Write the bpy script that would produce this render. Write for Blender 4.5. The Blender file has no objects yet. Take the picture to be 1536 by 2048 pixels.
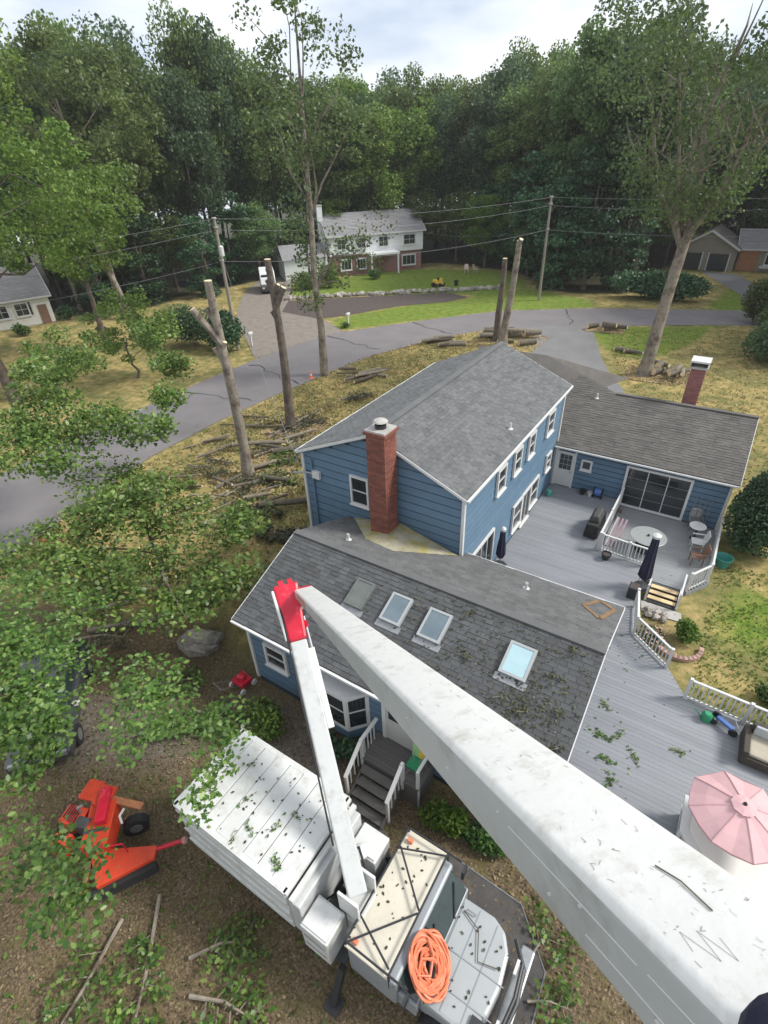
import bpy, math, random
import numpy as np
from mathutils import Vector, Matrix
random.seed(7)
R = math.radians
S = bpy.context.scene
COL = S.collection
V = Vector

# ------------------------------------------------------------------ camera, sky, sun, exposure
cd = bpy.data.cameras.new('camera'); cam = bpy.data.objects.new('camera', cd); COL.objects.link(cam)
cd.sensor_fit = 'VERTICAL'; cd.sensor_height = 36; cd.lens = 18.694
cd.clip_start = 0.05; cd.clip_end = 2000
_r = V((0.84225898, 0.53803571, -0.03342733)); _u = V((-0.27970874, 0.48919022, 0.82610892)); _f = V((-0.46082842, 0.68644774, -0.56251815))
m = Matrix((_r, _u, -_f)).transposed().to_4x4(); m.translation = (9.321, -13.345, 15.01)
cam.matrix_world = m
S.camera = cam
CAM = V((9.321, -13.345, 15.01))

W = bpy.data.worlds.new('World'); S.world = W; W.use_nodes = True
nt = W.node_tree; N = nt.nodes; L = nt.links; N.clear()
out = N.new('ShaderNodeOutputWorld'); bg = N.new('ShaderNodeBackground')
SUN_EL, SUN_AZ = R(44), R(58)        # azimuth clockwise from +Y
sky = N.new('ShaderNodeTexSky'); sky.sky_type = 'NISHITA'; sky.sun_disc = False
sky.sun_elevation = SUN_EL; sky.sun_rotation = SUN_AZ; sky.air_density = 1.0; sky.dust_density = 2.0
tc = N.new('ShaderNodeTexCoord'); mp = N.new('ShaderNodeMapping'); mp.inputs['Scale'].default_value = (1.0, 1.0, 3.2)
nz = N.new('ShaderNodeTexNoise'); nz.inputs['Scale'].default_value = 2.6; nz.inputs['Detail'].default_value = 5; nz.inputs['Roughness'].default_value = .5
L.new(tc.outputs['Generated'], mp.inputs['Vector']); L.new(mp.outputs['Vector'], nz.inputs['Vector'])
cr = N.new('ShaderNodeValToRGB'); L.new(nz.outputs['Fac'], cr.inputs['Fac'])
cr.color_ramp.elements[0].position = .36; cr.color_ramp.elements[0].color = (.52, .60, .73, 1)
cr.color_ramp.elements[1].position = .58; cr.color_ramp.elements[1].color = (.97, .985, 1, 1)
vm = N.new('ShaderNodeVectorMath'); vm.operation = 'SCALE'; vm.inputs['Scale'].default_value = 8.6
L.new(cr.outputs['Color'], vm.inputs[0])
mx = N.new('ShaderNodeMix'); mx.data_type = 'RGBA'; mx.inputs['Factor'].default_value = .86
L.new(sky.outputs['Color'], mx.inputs[6]); L.new(vm.outputs['Vector'], mx.inputs[7])
L.new(mx.outputs[2], bg.inputs['Color']); bg.inputs['Strength'].default_value = .055
L.new(bg.outputs['Background'], out.inputs['Surface'])

sd = bpy.data.lights.new('sun', 'SUN'); sun = bpy.data.objects.new('sun', sd); COL.objects.link(sun)
sd.energy = 1.5; sd.angle = R(14); sd.color = (1, .97, .91)
sdir = V((math.sin(SUN_AZ) * math.cos(SUN_EL), math.cos(SUN_AZ) * math.cos(SUN_EL), math.sin(SUN_EL)))
sun.rotation_euler = sdir.to_track_quat('Z', 'Y').to_euler()
S.view_settings.view_transform = 'Standard'; S.view_settings.look = 'None'
S.view_settings.exposure = 1.5; S.view_settings.gamma = 1; S.view_settings.use_curve_mapping = False
S.render.engine = 'CYCLES'
S.cycles.use_denoising = True
S.cycles.max_bounces = 6; S.cycles.diffuse_bounces = 3; S.cycles.glossy_bounces = 3; S.cycles.transmission_bounces = 4
S.cycles.caustics_reflective = False; S.cycles.caustics_refractive = False

# ------------------------------------------------------------------ materials
def _new(name):
    mt = bpy.data.materials.new(name); mt.use_nodes = True
    return mt, mt.node_tree.nodes, mt.node_tree.links, mt.node_tree.nodes['Principled BSDF']

def M(name, col, rough=.7, var=.18, scale=3., bump=0., bscale=40., isl=0., stretch=(1, 1, 1), metal=0., spec=.5, col2=None, thr=(.45, .65), dscale=1.5, objv=0.):
    """colour with soft variation, optional second colour in patches, per-piece variation and fine relief"""
    mt, n, l, b = _new(name)
    t = n.new('ShaderNodeTexCoord'); mpn = n.new('ShaderNodeMapping'); mpn.inputs['Scale'].default_value = stretch
    l.new(t.outputs['Object'], mpn.inputs['Vector'])
    no = n.new('ShaderNodeTexNoise'); no.inputs['Scale'].default_value = scale; no.inputs['Detail'].default_value = 6; no.inputs['Roughness'].default_value = .65
    l.new(mpn.outputs['Vector'], no.inputs['Vector'])
    mr = n.new('ShaderNodeMapRange'); mr.inputs['From Min'].default_value = .25; mr.inputs['From Max'].default_value = .75
    mr.inputs['To Min'].default_value = 1 - var; mr.inputs['To Max'].default_value = 1 + var
    l.new(no.outputs['Fac'], mr.inputs['Value'])
    val = mr.outputs['Result']
    if isl:
        g = n.new('ShaderNodeNewGeometry'); m2 = n.new('ShaderNodeMapRange'); m2.inputs['To Min'].default_value = 1 - isl; m2.inputs['To Max'].default_value = 1 + isl
        l.new(g.outputs['Random Per Island'], m2.inputs['Value'])
        mu = n.new('ShaderNodeMath'); mu.operation = 'MULTIPLY'; l.new(val, mu.inputs[0]); l.new(m2.outputs['Result'], mu.inputs[1]); val = mu.outputs[0]
    if objv:
        g = n.new('ShaderNodeObjectInfo'); m2 = n.new('ShaderNodeMapRange'); m2.inputs['To Min'].default_value = 1 - objv; m2.inputs['To Max'].default_value = 1 + objv
        l.new(g.outputs['Random'], m2.inputs['Value'])
        mu = n.new('ShaderNodeMath'); mu.operation = 'MULTIPLY'; l.new(val, mu.inputs[0]); l.new(m2.outputs['Result'], mu.inputs[1]); val = mu.outputs[0]
    base = None
    if col2 is not None:
        n2 = n.new('ShaderNodeTexNoise'); n2.inputs['Scale'].default_value = dscale; n2.inputs['Detail'].default_value = 7; n2.inputs['Roughness'].default_value = .7
        l.new(t.outputs['Object'], n2.inputs['Vector'])
        r2 = n.new('ShaderNodeMapRange'); r2.inputs['From Min'].default_value = thr[0]; r2.inputs['From Max'].default_value = thr[1]
        l.new(n2.outputs['Fac'], r2.inputs['Value'])
        mxx = n.new('ShaderNodeMix'); mxx.data_type = 'RGBA'; mxx.inputs[6].default_value = (*col, 1); mxx.inputs[7].default_value = (*col2, 1)
        l.new(r2.outputs['Result'], mxx.inputs['Factor']); base = mxx.outputs[2]
    sc = n.new('ShaderNodeVectorMath'); sc.operation = 'SCALE'
    if base is not None: l.new(base, sc.inputs[0])
    else: sc.inputs[0].default_value = col
    l.new(val, sc.inputs['Scale']); l.new(sc.outputs['Vector'], b.inputs['Base Color'])
    b.inputs['Roughness'].default_value = rough; b.inputs['Metallic'].default_value = metal; b.inputs['Specular IOR Level'].default_value = spec
    if bump:
        nb = n.new('ShaderNodeTexNoise'); nb.inputs['Scale'].default_value = bscale; nb.inputs['Detail'].default_value = 4
        l.new(mpn.outputs['Vector'], nb.inputs['Vector'])
        bp = n.new('ShaderNodeBump'); bp.inputs['Strength'].default_value = bump; bp.inputs['Distance'].default_value = .02
        l.new(nb.outputs['Fac'], bp.inputs['Height']); l.new(bp.outputs['Normal'], b.inputs['Normal'])
    return mt

def leaf_mat(name, dark, mid, light, trans=.3, rough=.5, objv=.25):
    mt, n, l, b = _new(name)
    g = n.new('ShaderNodeNewGeometry'); oi = n.new('ShaderNodeObjectInfo')
    r = n.new('ShaderNodeValToRGB'); e = r.color_ramp.elements
    e[0].position = 0; e[0].color = (*dark, 1); e[1].position = 1; e[1].color = (*light, 1)
    k = e.new(.55); k.color = (*mid, 1)
    l.new(g.outputs['Random Per Island'], r.inputs['Fac'])
    t = n.new('ShaderNodeTexCoord'); no = n.new('ShaderNodeTexNoise'); no.inputs['Scale'].default_value = .45; no.inputs['Detail'].default_value = 2
    l.new(t.outputs['Object'], no.inputs['Vector'])
    m1 = n.new('ShaderNodeMapRange'); m1.inputs['From Min'].default_value = .3; m1.inputs['From Max'].default_value = .7; m1.inputs['To Min'].default_value = .72; m1.inputs['To Max'].default_value = 1.28
    l.new(no.outputs['Fac'], m1.inputs['Value'])
    m2 = n.new('ShaderNodeMapRange'); m2.inputs['To Min'].default_value = 1 - objv; m2.inputs['To Max'].default_value = 1 + objv
    l.new(oi.outputs['Random'], m2.inputs['Value'])
    mu = n.new('ShaderNodeMath'); mu.operation = 'MULTIPLY'; l.new(m1.outputs['Result'], mu.inputs[0]); l.new(m2.outputs['Result'], mu.inputs[1])
    hs = n.new('ShaderNodeHueSaturation'); m3 = n.new('ShaderNodeMapRange'); m3.inputs['To Min'].default_value = .495; m3.inputs['To Max'].default_value = .522
    l.new(oi.outputs['Random'], m3.inputs['Value']); l.new(m3.outputs['Result'], hs.inputs['Hue'])
    l.new(mu.outputs[0], hs.inputs['Value']); l.new(r.outputs['Color'], hs.inputs['Color'])
    l.new(hs.outputs['Color'], b.inputs['Base Color']); b.inputs['Roughness'].default_value = rough; b.inputs['Specular IOR Level'].default_value = .45
    tr = n.new('ShaderNodeBsdfTranslucent'); l.new(hs.outputs['Color'], tr.inputs['Color'])
    ms = n.new('ShaderNodeMixShader'); ms.inputs['Fac'].default_value = trans
    l.new(b.outputs['BSDF'], ms.inputs[1]); l.new(tr.outputs['BSDF'], ms.inputs[2])
    l.new(ms.outputs['Shader'], n['Material Output'].inputs['Surface'])
    return mt

MAT = {}
MAT['siding'] = M('blue_siding', (.110, .188, .272), .55, .10, 2.0, .25, 60, stretch=(1, 1, 1), objv=.06)
MAT['gap_shade'] = M('siding_gap_shade', (.03, .045, .06), .9, .2)  # dark wall core: shadow lines between the siding boards put into its colour
MAT['trim'] = M('white_trim', (0.6068, 0.6068, 0.5986), .5, .08, 4)
MAT['glass'] = M('window_glass', (.025, .03, .035), .06, .25, 1.2, spec=.8)
MAT['shingle_main'] = M('grey_shingle', (.122, .126, .128), .88, .20, 1.2, .5, 90, isl=.16)
MAT['shingle_near'] = M('charcoal_shingle', (0.0754, 0.0787, 0.0812), .88, .2, 1.4, .6, 90, isl=.2, objv=.14)
MAT['shingle_rear'] = M('brown_grey_shingle', (0.1107, 0.1025, 0.0943), .9, .22, 1.0, .5, 90, isl=.14)
MAT['brick'] = M('red_brick', (.20, .068, .046), .85, .25, 9, .5, 60, isl=.3, objv=.3, col2=(.075, .035, .03), thr=(.5, .72), dscale=1.2)
MAT['mortar'] = M('mortar', (.24, .19, .165), .9, .2, 8, .4, 60)
MAT['concrete'] = M('concrete', (0.3854, 0.3690, 0.3444), .85, .2, 5, .3, 50)
MAT['moss'] = M('mossy_membrane', (0.3280, 0.3034, 0.2296), .9, .25, 2, .3, 40, col2=(.27, .235, .075), thr=(.44, .6), dscale=1.5)
MAT['deck'] = M('grey_deck_board', (0.2255, 0.2345, 0.2526), .55, .10, 1.3, .25, 50, stretch=(.35, 1, 1), objv=.07)
MAT['deck_low'] = M('lower_deck_board', (0.2378, 0.2460, 0.2542), .6, .10, 1.3, .25, 50, stretch=(.35, 1, 1), objv=.06)
MAT['white'] = M('white_paint', (0.6035, 0.6035, 0.5884), .4, .05, 3)
MAT['truckwhite'] = M('truck_white', (0.5904, 0.5978, 0.5830), .38, .06, 1.6, .05, 20, col2=(.36, .34, .29), thr=(.5, .85), dscale=2.6)
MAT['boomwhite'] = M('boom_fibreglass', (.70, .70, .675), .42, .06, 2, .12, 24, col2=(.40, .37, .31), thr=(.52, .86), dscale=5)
MAT['boomshade'] = M('shaded_boom_side', (.42, .44, .435), .42, .07, 2, .06, 20, col2=(.28, .28, .26), thr=(.52, .8), dscale=3)  # shade of the white boom's sides and underside put into the colour, plus grime patches
MAT['boomside'] = M('boom_lower_steel', (0.4900, 0.5040, 0.4970), .4, .05, 2, .05, 20, col2=(.30, .30, .28), thr=(.5, .82), dscale=3)
MAT['red'] = M('red_paint', (.52, .012, .035), .33, .12, 3, col2=(.62, .12, .12), thr=(.58, .75), dscale=3)
MAT['dirtyred'] = M('worn_red_stain', (.42, .22, .19), .6, .2, 6)
MAT['orange'] = M('orange_red_paint', (.60, .058, .022), .4, .16, 3, col2=(.30, .035, .02), thr=(.56, .8), dscale=4)
MAT['hose'] = M('orange_hose', (.66, .185, .09), .5, .14, 6, isl=.12)
MAT['black'] = M('black_metal', (.022, .024, .027), .5, .3, 5)
MAT['rubber'] = M('black_rubber', (.018, .018, .019), .8, .3, 5)
MAT['steel'] = M('dull_steel', (.30, .31, .32), .45, .2, 6, metal=.6)
MAT['chassis'] = M('dark_chassis', (.045, .048, .05), .7, .4, 4)
MAT['cream'] = M('cream_roof_panel', (0.5576, 0.5166, 0.4264), .7, .10, 3, .1, 30, col2=(.40, .36, .26), thr=(.58, .78), dscale=6)
MAT['hood'] = M('pale_grey_paint', (.335, .355, .36), .35, .06, 2, col2=(.36, .36, .34), thr=(.6, .8), dscale=5)
MAT['cabgrey'] = M('mid_grey_paint', (.26, .28, .30), .4, .1, 3, col2=(.16, .15, .13), thr=(.58, .75), dscale=4)
MAT['windshield'] = M('dark_windshield', (.02, .035, .035), .1, .3, 2, spec=.8)
MAT['navy'] = M('navy_cloth', (.014, .014, .04), .8, .3, 6, .3, 50)
MAT['pink'] = M('pink_canvas', (.58, .36, .37), .8, .09, 3, .15, 60)
MAT['bark'] = M('grey_bark', (.155, .125, .10), .95, .35, 5, .9, 14, stretch=(1, 1, .25), col2=(.075, .058, .045), thr=(.42, .62), dscale=2.5)
MAT['palebark'] = M('pale_bark', (.26, .225, .18), .95, .3, 5, .9, 14, stretch=(1, 1, .25), col2=(.11, .085, .065), thr=(.46, .62), dscale=2)
MAT['cut'] = M('fresh_cut_wood', (.72, .57, .37), .8, .15, 6)
MAT['log'] = M('log_bark', (.17, .145, .11), .95, .35, 4, .9, 16, objv=.45)
MAT['asphalt'] = M('asphalt', (0.1845, 0.1706, 0.1755), .9, .14, .35, .5, 60, col2=(.18, .167, .17), thr=(.5, .7), dscale=.5)
MAT['driveway'] = M('old_asphalt', (0.1845, 0.1820, 0.1845), .9, .14, .5, .5, 60)
MAT['gravel'] = M('pinkish_gravel', (0.2214, 0.1902, 0.1640), .95, .25, 1.4, .8, 30)
MAT['mulch'] = M('dark_mulch', (.085, .066, .060), .95, .35, 3, .9, 30)
MAT['stone'] = M('field_stone', (.36, .33, .29), .9, .3, 2, .6, 12, objv=.35)
MAT['boulder'] = M('boulder_grey', (.30, .28, .25), .9, .3, 2, .8, 8, col2=(.17, .15, .13), thr=(.45, .6), dscale=3)
MAT['polewood'] = M('pole_wood', (.27, .235, .195), .9, .25, 3, .5, 20, stretch=(1, 1, .1))
MAT['wire'] = M('wire_grey', (.20, .21, .21), .6, .1)
MAT['teal'] = M('teal_plastic', (.06, .28, .24), .45, .1)
MAT['tan'] = M('tan_wood', (.62, .47, .27), .7, .15, 3, stretch=(.3, 1, 1))
MAT['brownwood'] = M('brown_wood', (.20, .115, .075), .7, .25, 4)
MAT['porch'] = M('weathered_porch', (.115, .108, .10), .85, .2, 3, .3, 40, stretch=(.3, 1, 1), objv=.1)
MAT['blue'] = M('blue_plastic', (.08, .16, .42), .45, .1)
MAT['greenp'] = M('green_plastic', (.03, .26, .12), .45, .1)
MAT['yellow'] = M('yellow_paint', (.75, .5, .06), .5, .12)
MAT['skyblue'] = M('pale_skylight_blind', (.36, .52, .56), .12, .1, 2, spec=.7)
MAT['skyglass'] = M('reflective_skylight_glass', (.16, .21, .24), .05, .2, 1.5, spec=1.0, metal=.6)
MAT['skydark'] = M('dark_skylight_glass', (.12, .135, .125), .3, .2, 3)  # darker, duller glass and frame of the first skylight
MAT['stain'] = M('rust_brown_stain', (.20, .125, .07), .95, .3, 8, .6, 50)
MAT['mat'] = M('dark_ground_cloth', (.075, .07, .068), .95, .25, 3, .7, 40, col2=(.12, .10, .075), thr=(.5, .72), dscale=2.2)
MAT['ywhite'] = M('white_clapboard', (.74, .75, .75), .55, .06, 2, objv=.03)
MAT['ycream'] = M('cream_clapboard', (.66, .65, .60), .6, .06, 2)
MAT['ypink'] = M('pinkish_brick', (.30, .16, .15), .85, .2, 5, isl=.1)
MAT['ybeige'] = M('beige_siding', (.27, .245, .20), .7, .1, 3)
MAT['yroof'] = M('far_grey_roof', (.24, .235, .245), .9, .15, 2, isl=.08)
MAT['pinkstone'] = M('pink_paver', (.42, .27, .23), .85, .2, 6, objv=.2)

LEAF = {}
LEAF['forest'] = leaf_mat('forest_leaf', (.080, .122, .036), (.145, .200, .054), (.23, .29, .09), .48)
LEAF['bluish'] = leaf_mat('deep_green_leaf', (.055, .100, .048), (.095, .160, .072), (.15, .225, .10), 0.45)
LEAF['bright'] = leaf_mat('bright_maple_leaf', (.085, .145, .026), (.160, .250, .042), (.28, .36, .085), .48, .5, .06)
LEAF['near'] = leaf_mat('oak_leaf', (.055, .115, .022), (.125, .220, .038), (.27, .36, .09), .42, .40, .06)
LEAF['olive'] = leaf_mat('thin_olive_leaf', (.085, .135, .045), (.140, .210, .068), (.20, .28, .10), 0.45)
LEAF['conifer'] = leaf_mat('dark_evergreen_leaf', (.024, .066, .028), (.044, .105, .042), (.075, .150, .055), .2)
LEAF['bush'] = leaf_mat('shrub_leaf', (.035, .080, .020), (.075, .140, .030), (.14, .21, .05), 0.3)
LEAF['lime'] = leaf_mat('lime_leaf', (.05, .11, .012), (.11, .20, .02), (.20, .29, .04), .3)
LEAF['chip'] = leaf_mat('fresh_wood_chip', (.32, .22, .11), (.52, .38, .21), (.68, .54, .34), .05, .8, 0); LEAF['straw'] = leaf_mat('dry_grass', (.18, .165, .06), (.35, .28, .115), (.52, .41, .19), .15, .8, 0); LEAF['grass'] = leaf_mat('green_grass', (.10, .15, .025), (.16, .22, .035), (.26, .28, .07), .2, .7, 0)
LEAF['litter'] = leaf_mat('fallen_leaf', (.075, .048, .026), (.16, .11, .058), (.28, .21, .12), .1, .8, 0)
LEAF['wilt'] = leaf_mat('wilting_leaf', (.035, .042, .018), (.06, .062, .028), (.10, .095, .045), .2)

# ------------------------------------------------------------------ object helpers
OFF = {}
def _off(p): return OFF.get(p.name, V((0, 0, 0))) if p is not None else V((0, 0, 0))
def tag(o, label=None, cat=None, group=None, kind=None):
    if label: o['label'] = label
    if cat: o['category'] = cat
    if group: o['group'] = group
    if kind: o['kind'] = kind
    return o
def thing(name, label, cat, loc=(0, 0, 0), group=None):
    o = bpy.data.objects.new(name, None); COL.objects.link(o); o.location = loc; o.empty_display_size = .2
    OFF[o.name] = V(loc)
    return tag(o, label, cat, group)
def link(name, me, parent=None, loc=(0, 0, 0)):
    o = bpy.data.objects.new(name, me); COL.objects.link(o)
    if parent is not None: o.parent = parent
    o.location = loc; OFF[o.name] = _off(parent)
    return o
def mesh_np(name, verts, faces_flat, counts, mat, smooth=False):
    me = bpy.data.meshes.new(name)
    verts = np.asarray(verts, np.float32); faces_flat = np.asarray(faces_flat, np.int32); counts = np.asarray(counts, np.int32)
    me.vertices.add(len(verts)); me.vertices.foreach_set('co', verts.ravel())
    me.loops.add(len(faces_flat)); me.loops.foreach_set('vertex_index', faces_flat)
    me.polygons.add(len(counts)); st = np.concatenate(([0], np.cumsum(counts)[:-1])).astype(np.int32)
    me.polygons.foreach_set('loop_start', st); me.polygons.foreach_set('loop_total', counts)
    if smooth: me.polygons.foreach_set('use_smooth', np.ones(len(counts), bool))
    me.update(calc_edges=True); me.materials.append(mat)
    return me

class MB:
    """collects simple shapes in world coordinates, then builds ONE mesh object"""
    def __init__(s): s.v = []; s.f = []
    def poly(s, pts):
        b = len(s.v); s.v += [V(p) for p in pts]; s.f.append(list(range(b, b + len(pts)))); return s
    def hexa(s, p):
        b = len(s.v); s.v += [V(q) for q in p]
        for q in ((3, 2, 1, 0), (4, 5, 6, 7), (0, 1, 5, 4), (1, 2, 6, 5), (2, 3, 7, 6), (3, 0, 4, 7)): s.f.append([b + i for i in q])
        return s
    def box(s, x0, x1, y0, y1, z0, z1):
        return s.hexa([(x0, y0, z0), (x1, y0, z0), (x1, y1, z0), (x0, y1, z0), (x0, y0, z1), (x1, y0, z1), (x1, y1, z1), (x0, y1, z1)])
    def obox(s, c, ax, ay, az):
        """centre and three half axes"""
        c, ax, ay, az = V(c), V(ax), V(ay), V(az)
        return s.hexa([c - ax - ay - az, c + ax - ay - az, c + ax + ay - az, c - ax + ay - az, c - ax - ay + az, c + ax - ay + az, c + ax + ay + az, c - ax + ay + az])
    def bar(s, a, b, w, h, up=(0, 0, 1)):
        a, b = V(a), V(b); d = (b - a); n = d.normalized(); up = V(up)
        if abs(n.dot(up)) > .97: up = V((0, 1, 0))
        sx = n.cross(up).normalized(); sz = sx.cross(n)
        return s.obox((a + b) / 2, d / 2, sx * w / 2, sz * h / 2)
    def tube(s, path, rad, n=8, caps=True):
        path = [V(p) for p in path]
        if not hasattr(rad, '__len__'): rad = [rad] * len(path)
        b = len(s.v); ref = None
        for i, p in enumerate(path):
            d = (path[min(i + 1, len(path) - 1)] - path[max(i - 1, 0)]).normalized()
            if ref is None: ref = V((1, 0, 0)) if abs(d.x) < .9 else V((0, 1, 0))
            x = (ref - d * ref.dot(d)).normalized(); y = d.cross(x); ref = x
            for k in range(n):
                a = 2 * math.pi * k / n; s.v.append(p + (x * math.cos(a) + y * math.sin(a)) * rad[i])
        for i in range(len(path) - 1):
            for k in range(n):
                k2 = (k + 1) % n; s.f.append([b + i * n + k, b + i * n + k2, b + (i + 1) * n + k2, b + (i + 1) * n + k])
        if caps:
            s.f.append([b + k for k in range(n)][::-1]); e = b + (len(path) - 1) * n; s.f.append([e + k for k in range(n)])
        return s
    def lathe(s, c, prof, n=16, sx=1, sy=1):
        """profile of (radius, z) round the vertical through c"""
        c = V(c); b = len(s.v)
        for r, z in prof:
            for k in range(n):
                a = 2 * math.pi * k / n; s.v.append(c + V((r * sx * math.cos(a), r * sy * math.sin(a), z)))
        for i in range(len(prof) - 1):
            for k in range(n):
                k2 = (k + 1) % n; s.f.append([b + i * n + k, b + i * n + k2, b + (i + 1) * n + k2, b + (i + 1) * n + k])
        s.f.append([b + k for k in range(n)][::-1]); e = b + (len(prof) - 1) * n; s.f.append([e + k for k in range(n)])
        return s
    def prism(s, poly, z0, z1):
        b = len(s.v); n = len(poly)
        s.v += [V((p[0], p[1], z0)) for p in poly] + [V((p[0], p[1], z1)) for p in poly]
        s.f.append([b + i for i in range(n)][::-1]); s.f.append([b + n + i for i in range(n)])
        for i in range(n): j = (i + 1) % n; s.f.append([b + i, b + j, b + n + j, b + n + i])
        return s
    def extrude(s, pts, d):
        """any planar outline pushed along d"""
        b = len(s.v); n = len(pts); d = V(d); pts = [V(p) for p in pts]
        s.v += pts + [p + d for p in pts]
        s.f.append([b + i for i in range(n)][::-1]); s.f.append([b + n + i for i in range(n)])
        for i in range(n): j = (i + 1) % n; s.f.append([b + i, b + j, b + n + j, b + n + i])
        return s
    def mesh(s, name, mat, off=V((0, 0, 0)), smooth=False, mat2=None):
        me = bpy.data.meshes.new(name); me.from_pydata([tuple(p - off) for p in s.v], [], s.f)
        me.materials.append(MAT[mat] if isinstance(mat, str) else mat)
        if smooth:
            me.polygons.foreach_set('use_smooth', [True] * len(me.polygons))
            try: me.set_sharp_from_angle(angle=R(40))
            except Exception: pass
        me.update()
        return me
    def build(s, name, mat, parent=None, smooth=False, bevel=0.):
        o = link(name, s.mesh(name, mat, _off(parent), smooth), parent)
        if bevel:
            md = o.modifiers.new('edge', 'BEVEL'); md.width = bevel; md.segments = 2; md.limit_method = 'ANGLE'
        return o

def grp_copy(o, loc, rz=0., sc=1.):
    """copy a thing with its parts and their sub-parts"""
    c = o.copy(); COL.objects.link(c); c.location = loc; c.rotation_euler = (0, 0, rz); c.scale = (sc, sc, sc) if not hasattr(sc, '__len__') else sc
    for ch in o.children:
        k = ch.copy(); COL.objects.link(k); k.parent = c
        for g in ch.children:
            q = g.copy(); COL.objects.link(q); q.parent = k
    return c

# ------------------------------------------------------------------ foliage helpers
rng = np.random.default_rng(11)
SHAPES = {
 'card': (np.array([(0, 0, 0), (.5, .36, -.06), (1, 0, 0), (.5, -.36, -.06)]), [4]),
 'leaf': (np.array([(0, 0, 0), (.28, .24, .03), (.62, .27, .0), (1, 0, -.10), (.62, -.27, 0), (.28, -.24, .03)]), [6]),
 'oak': (np.array([(0, 0, 0), (.18, .10, .01), (.30, .27, .03), (.42, .15, .01), (.58, .36, .0), (.70, .17, -.03), (.86, .20, -.06), (1, 0, -.1),
                   (.86, -.20, -.06), (.70, -.17, -.03), (.58, -.36, 0), (.42, -.15, .01), (.30, -.27, .03), (.18, -.10, .01)]), [14]),
}
def leaves_mesh(name, centers, size, mat, shape='card', up=.6, rosette=1, seed=0, smin=.6):
    """one leaf blade per centre (or a rosette of several), each blade its own small folded face"""
    g = np.random.default_rng(seed)
    c = np.repeat(np.asarray(centers, float), rosette, axis=0); n = len(c)
    nrm = g.normal(size=(n, 3)); nrm /= np.linalg.norm(nrm, axis=1, keepdims=True)
    nrm = nrm * (1 - up) + np.array([0, 0, 1.]) * up; nrm /= np.linalg.norm(nrm, axis=1, keepdims=True)
    d = g.normal(size=(n, 3)); d -= nrm * np.sum(d * nrm, 1, keepdims=True); d /= np.linalg.norm(d, axis=1, keepdims=True) + 1e-9
    sd_ = np.cross(nrm, d); sz = size * g.uniform(smin, 1.25, size=(n, 1))
    sh, cnt = SHAPES[shape]; k = len(sh)
    start = c - (d * sz * .5 if rosette == 1 else 0)
    vs = (start[:, None, :] + d[:, None, :] * (sh[None, :, 0:1] * sz[:, None]) + sd_[:, None, :] * (sh[None, :, 1:2] * sz[:, None]) + nrm[:, None, :] * (sh[None, :, 2:3] * sz[:, None])).reshape(-1, 3)
    return mesh_np(name, vs, np.arange(n * k), np.full(n, k), mat)

def blob(g, n, c, rx, ry, rz, hollow=.35):
    p = g.normal(size=(n, 3)); p /= np.linalg.norm(p, axis=1, keepdims=True)
    r = g.uniform(hollow ** 3, 1, size=(n, 1)) ** (1 / 3)
    return np.array(c) + p * r * np.array([rx, ry, rz])

def crown_points(seed, rx, zc, rz, ncl, per, cr, lean=0., flat=.7):
    """leaf positions gathered in clumps that fill an uneven crown"""
    g = np.random.default_rng(seed); pts = []
    cs = blob(g, ncl, (0, 0, zc), rx, rx, rz, .45)
    for c in cs:
        q = cr * g.uniform(.6, 1.35)
        pts.append(blob(g, int(per * g.uniform(.6, 1.4)), c, q, q, q * flat, .2))
    return np.concatenate(pts), cs

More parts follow.
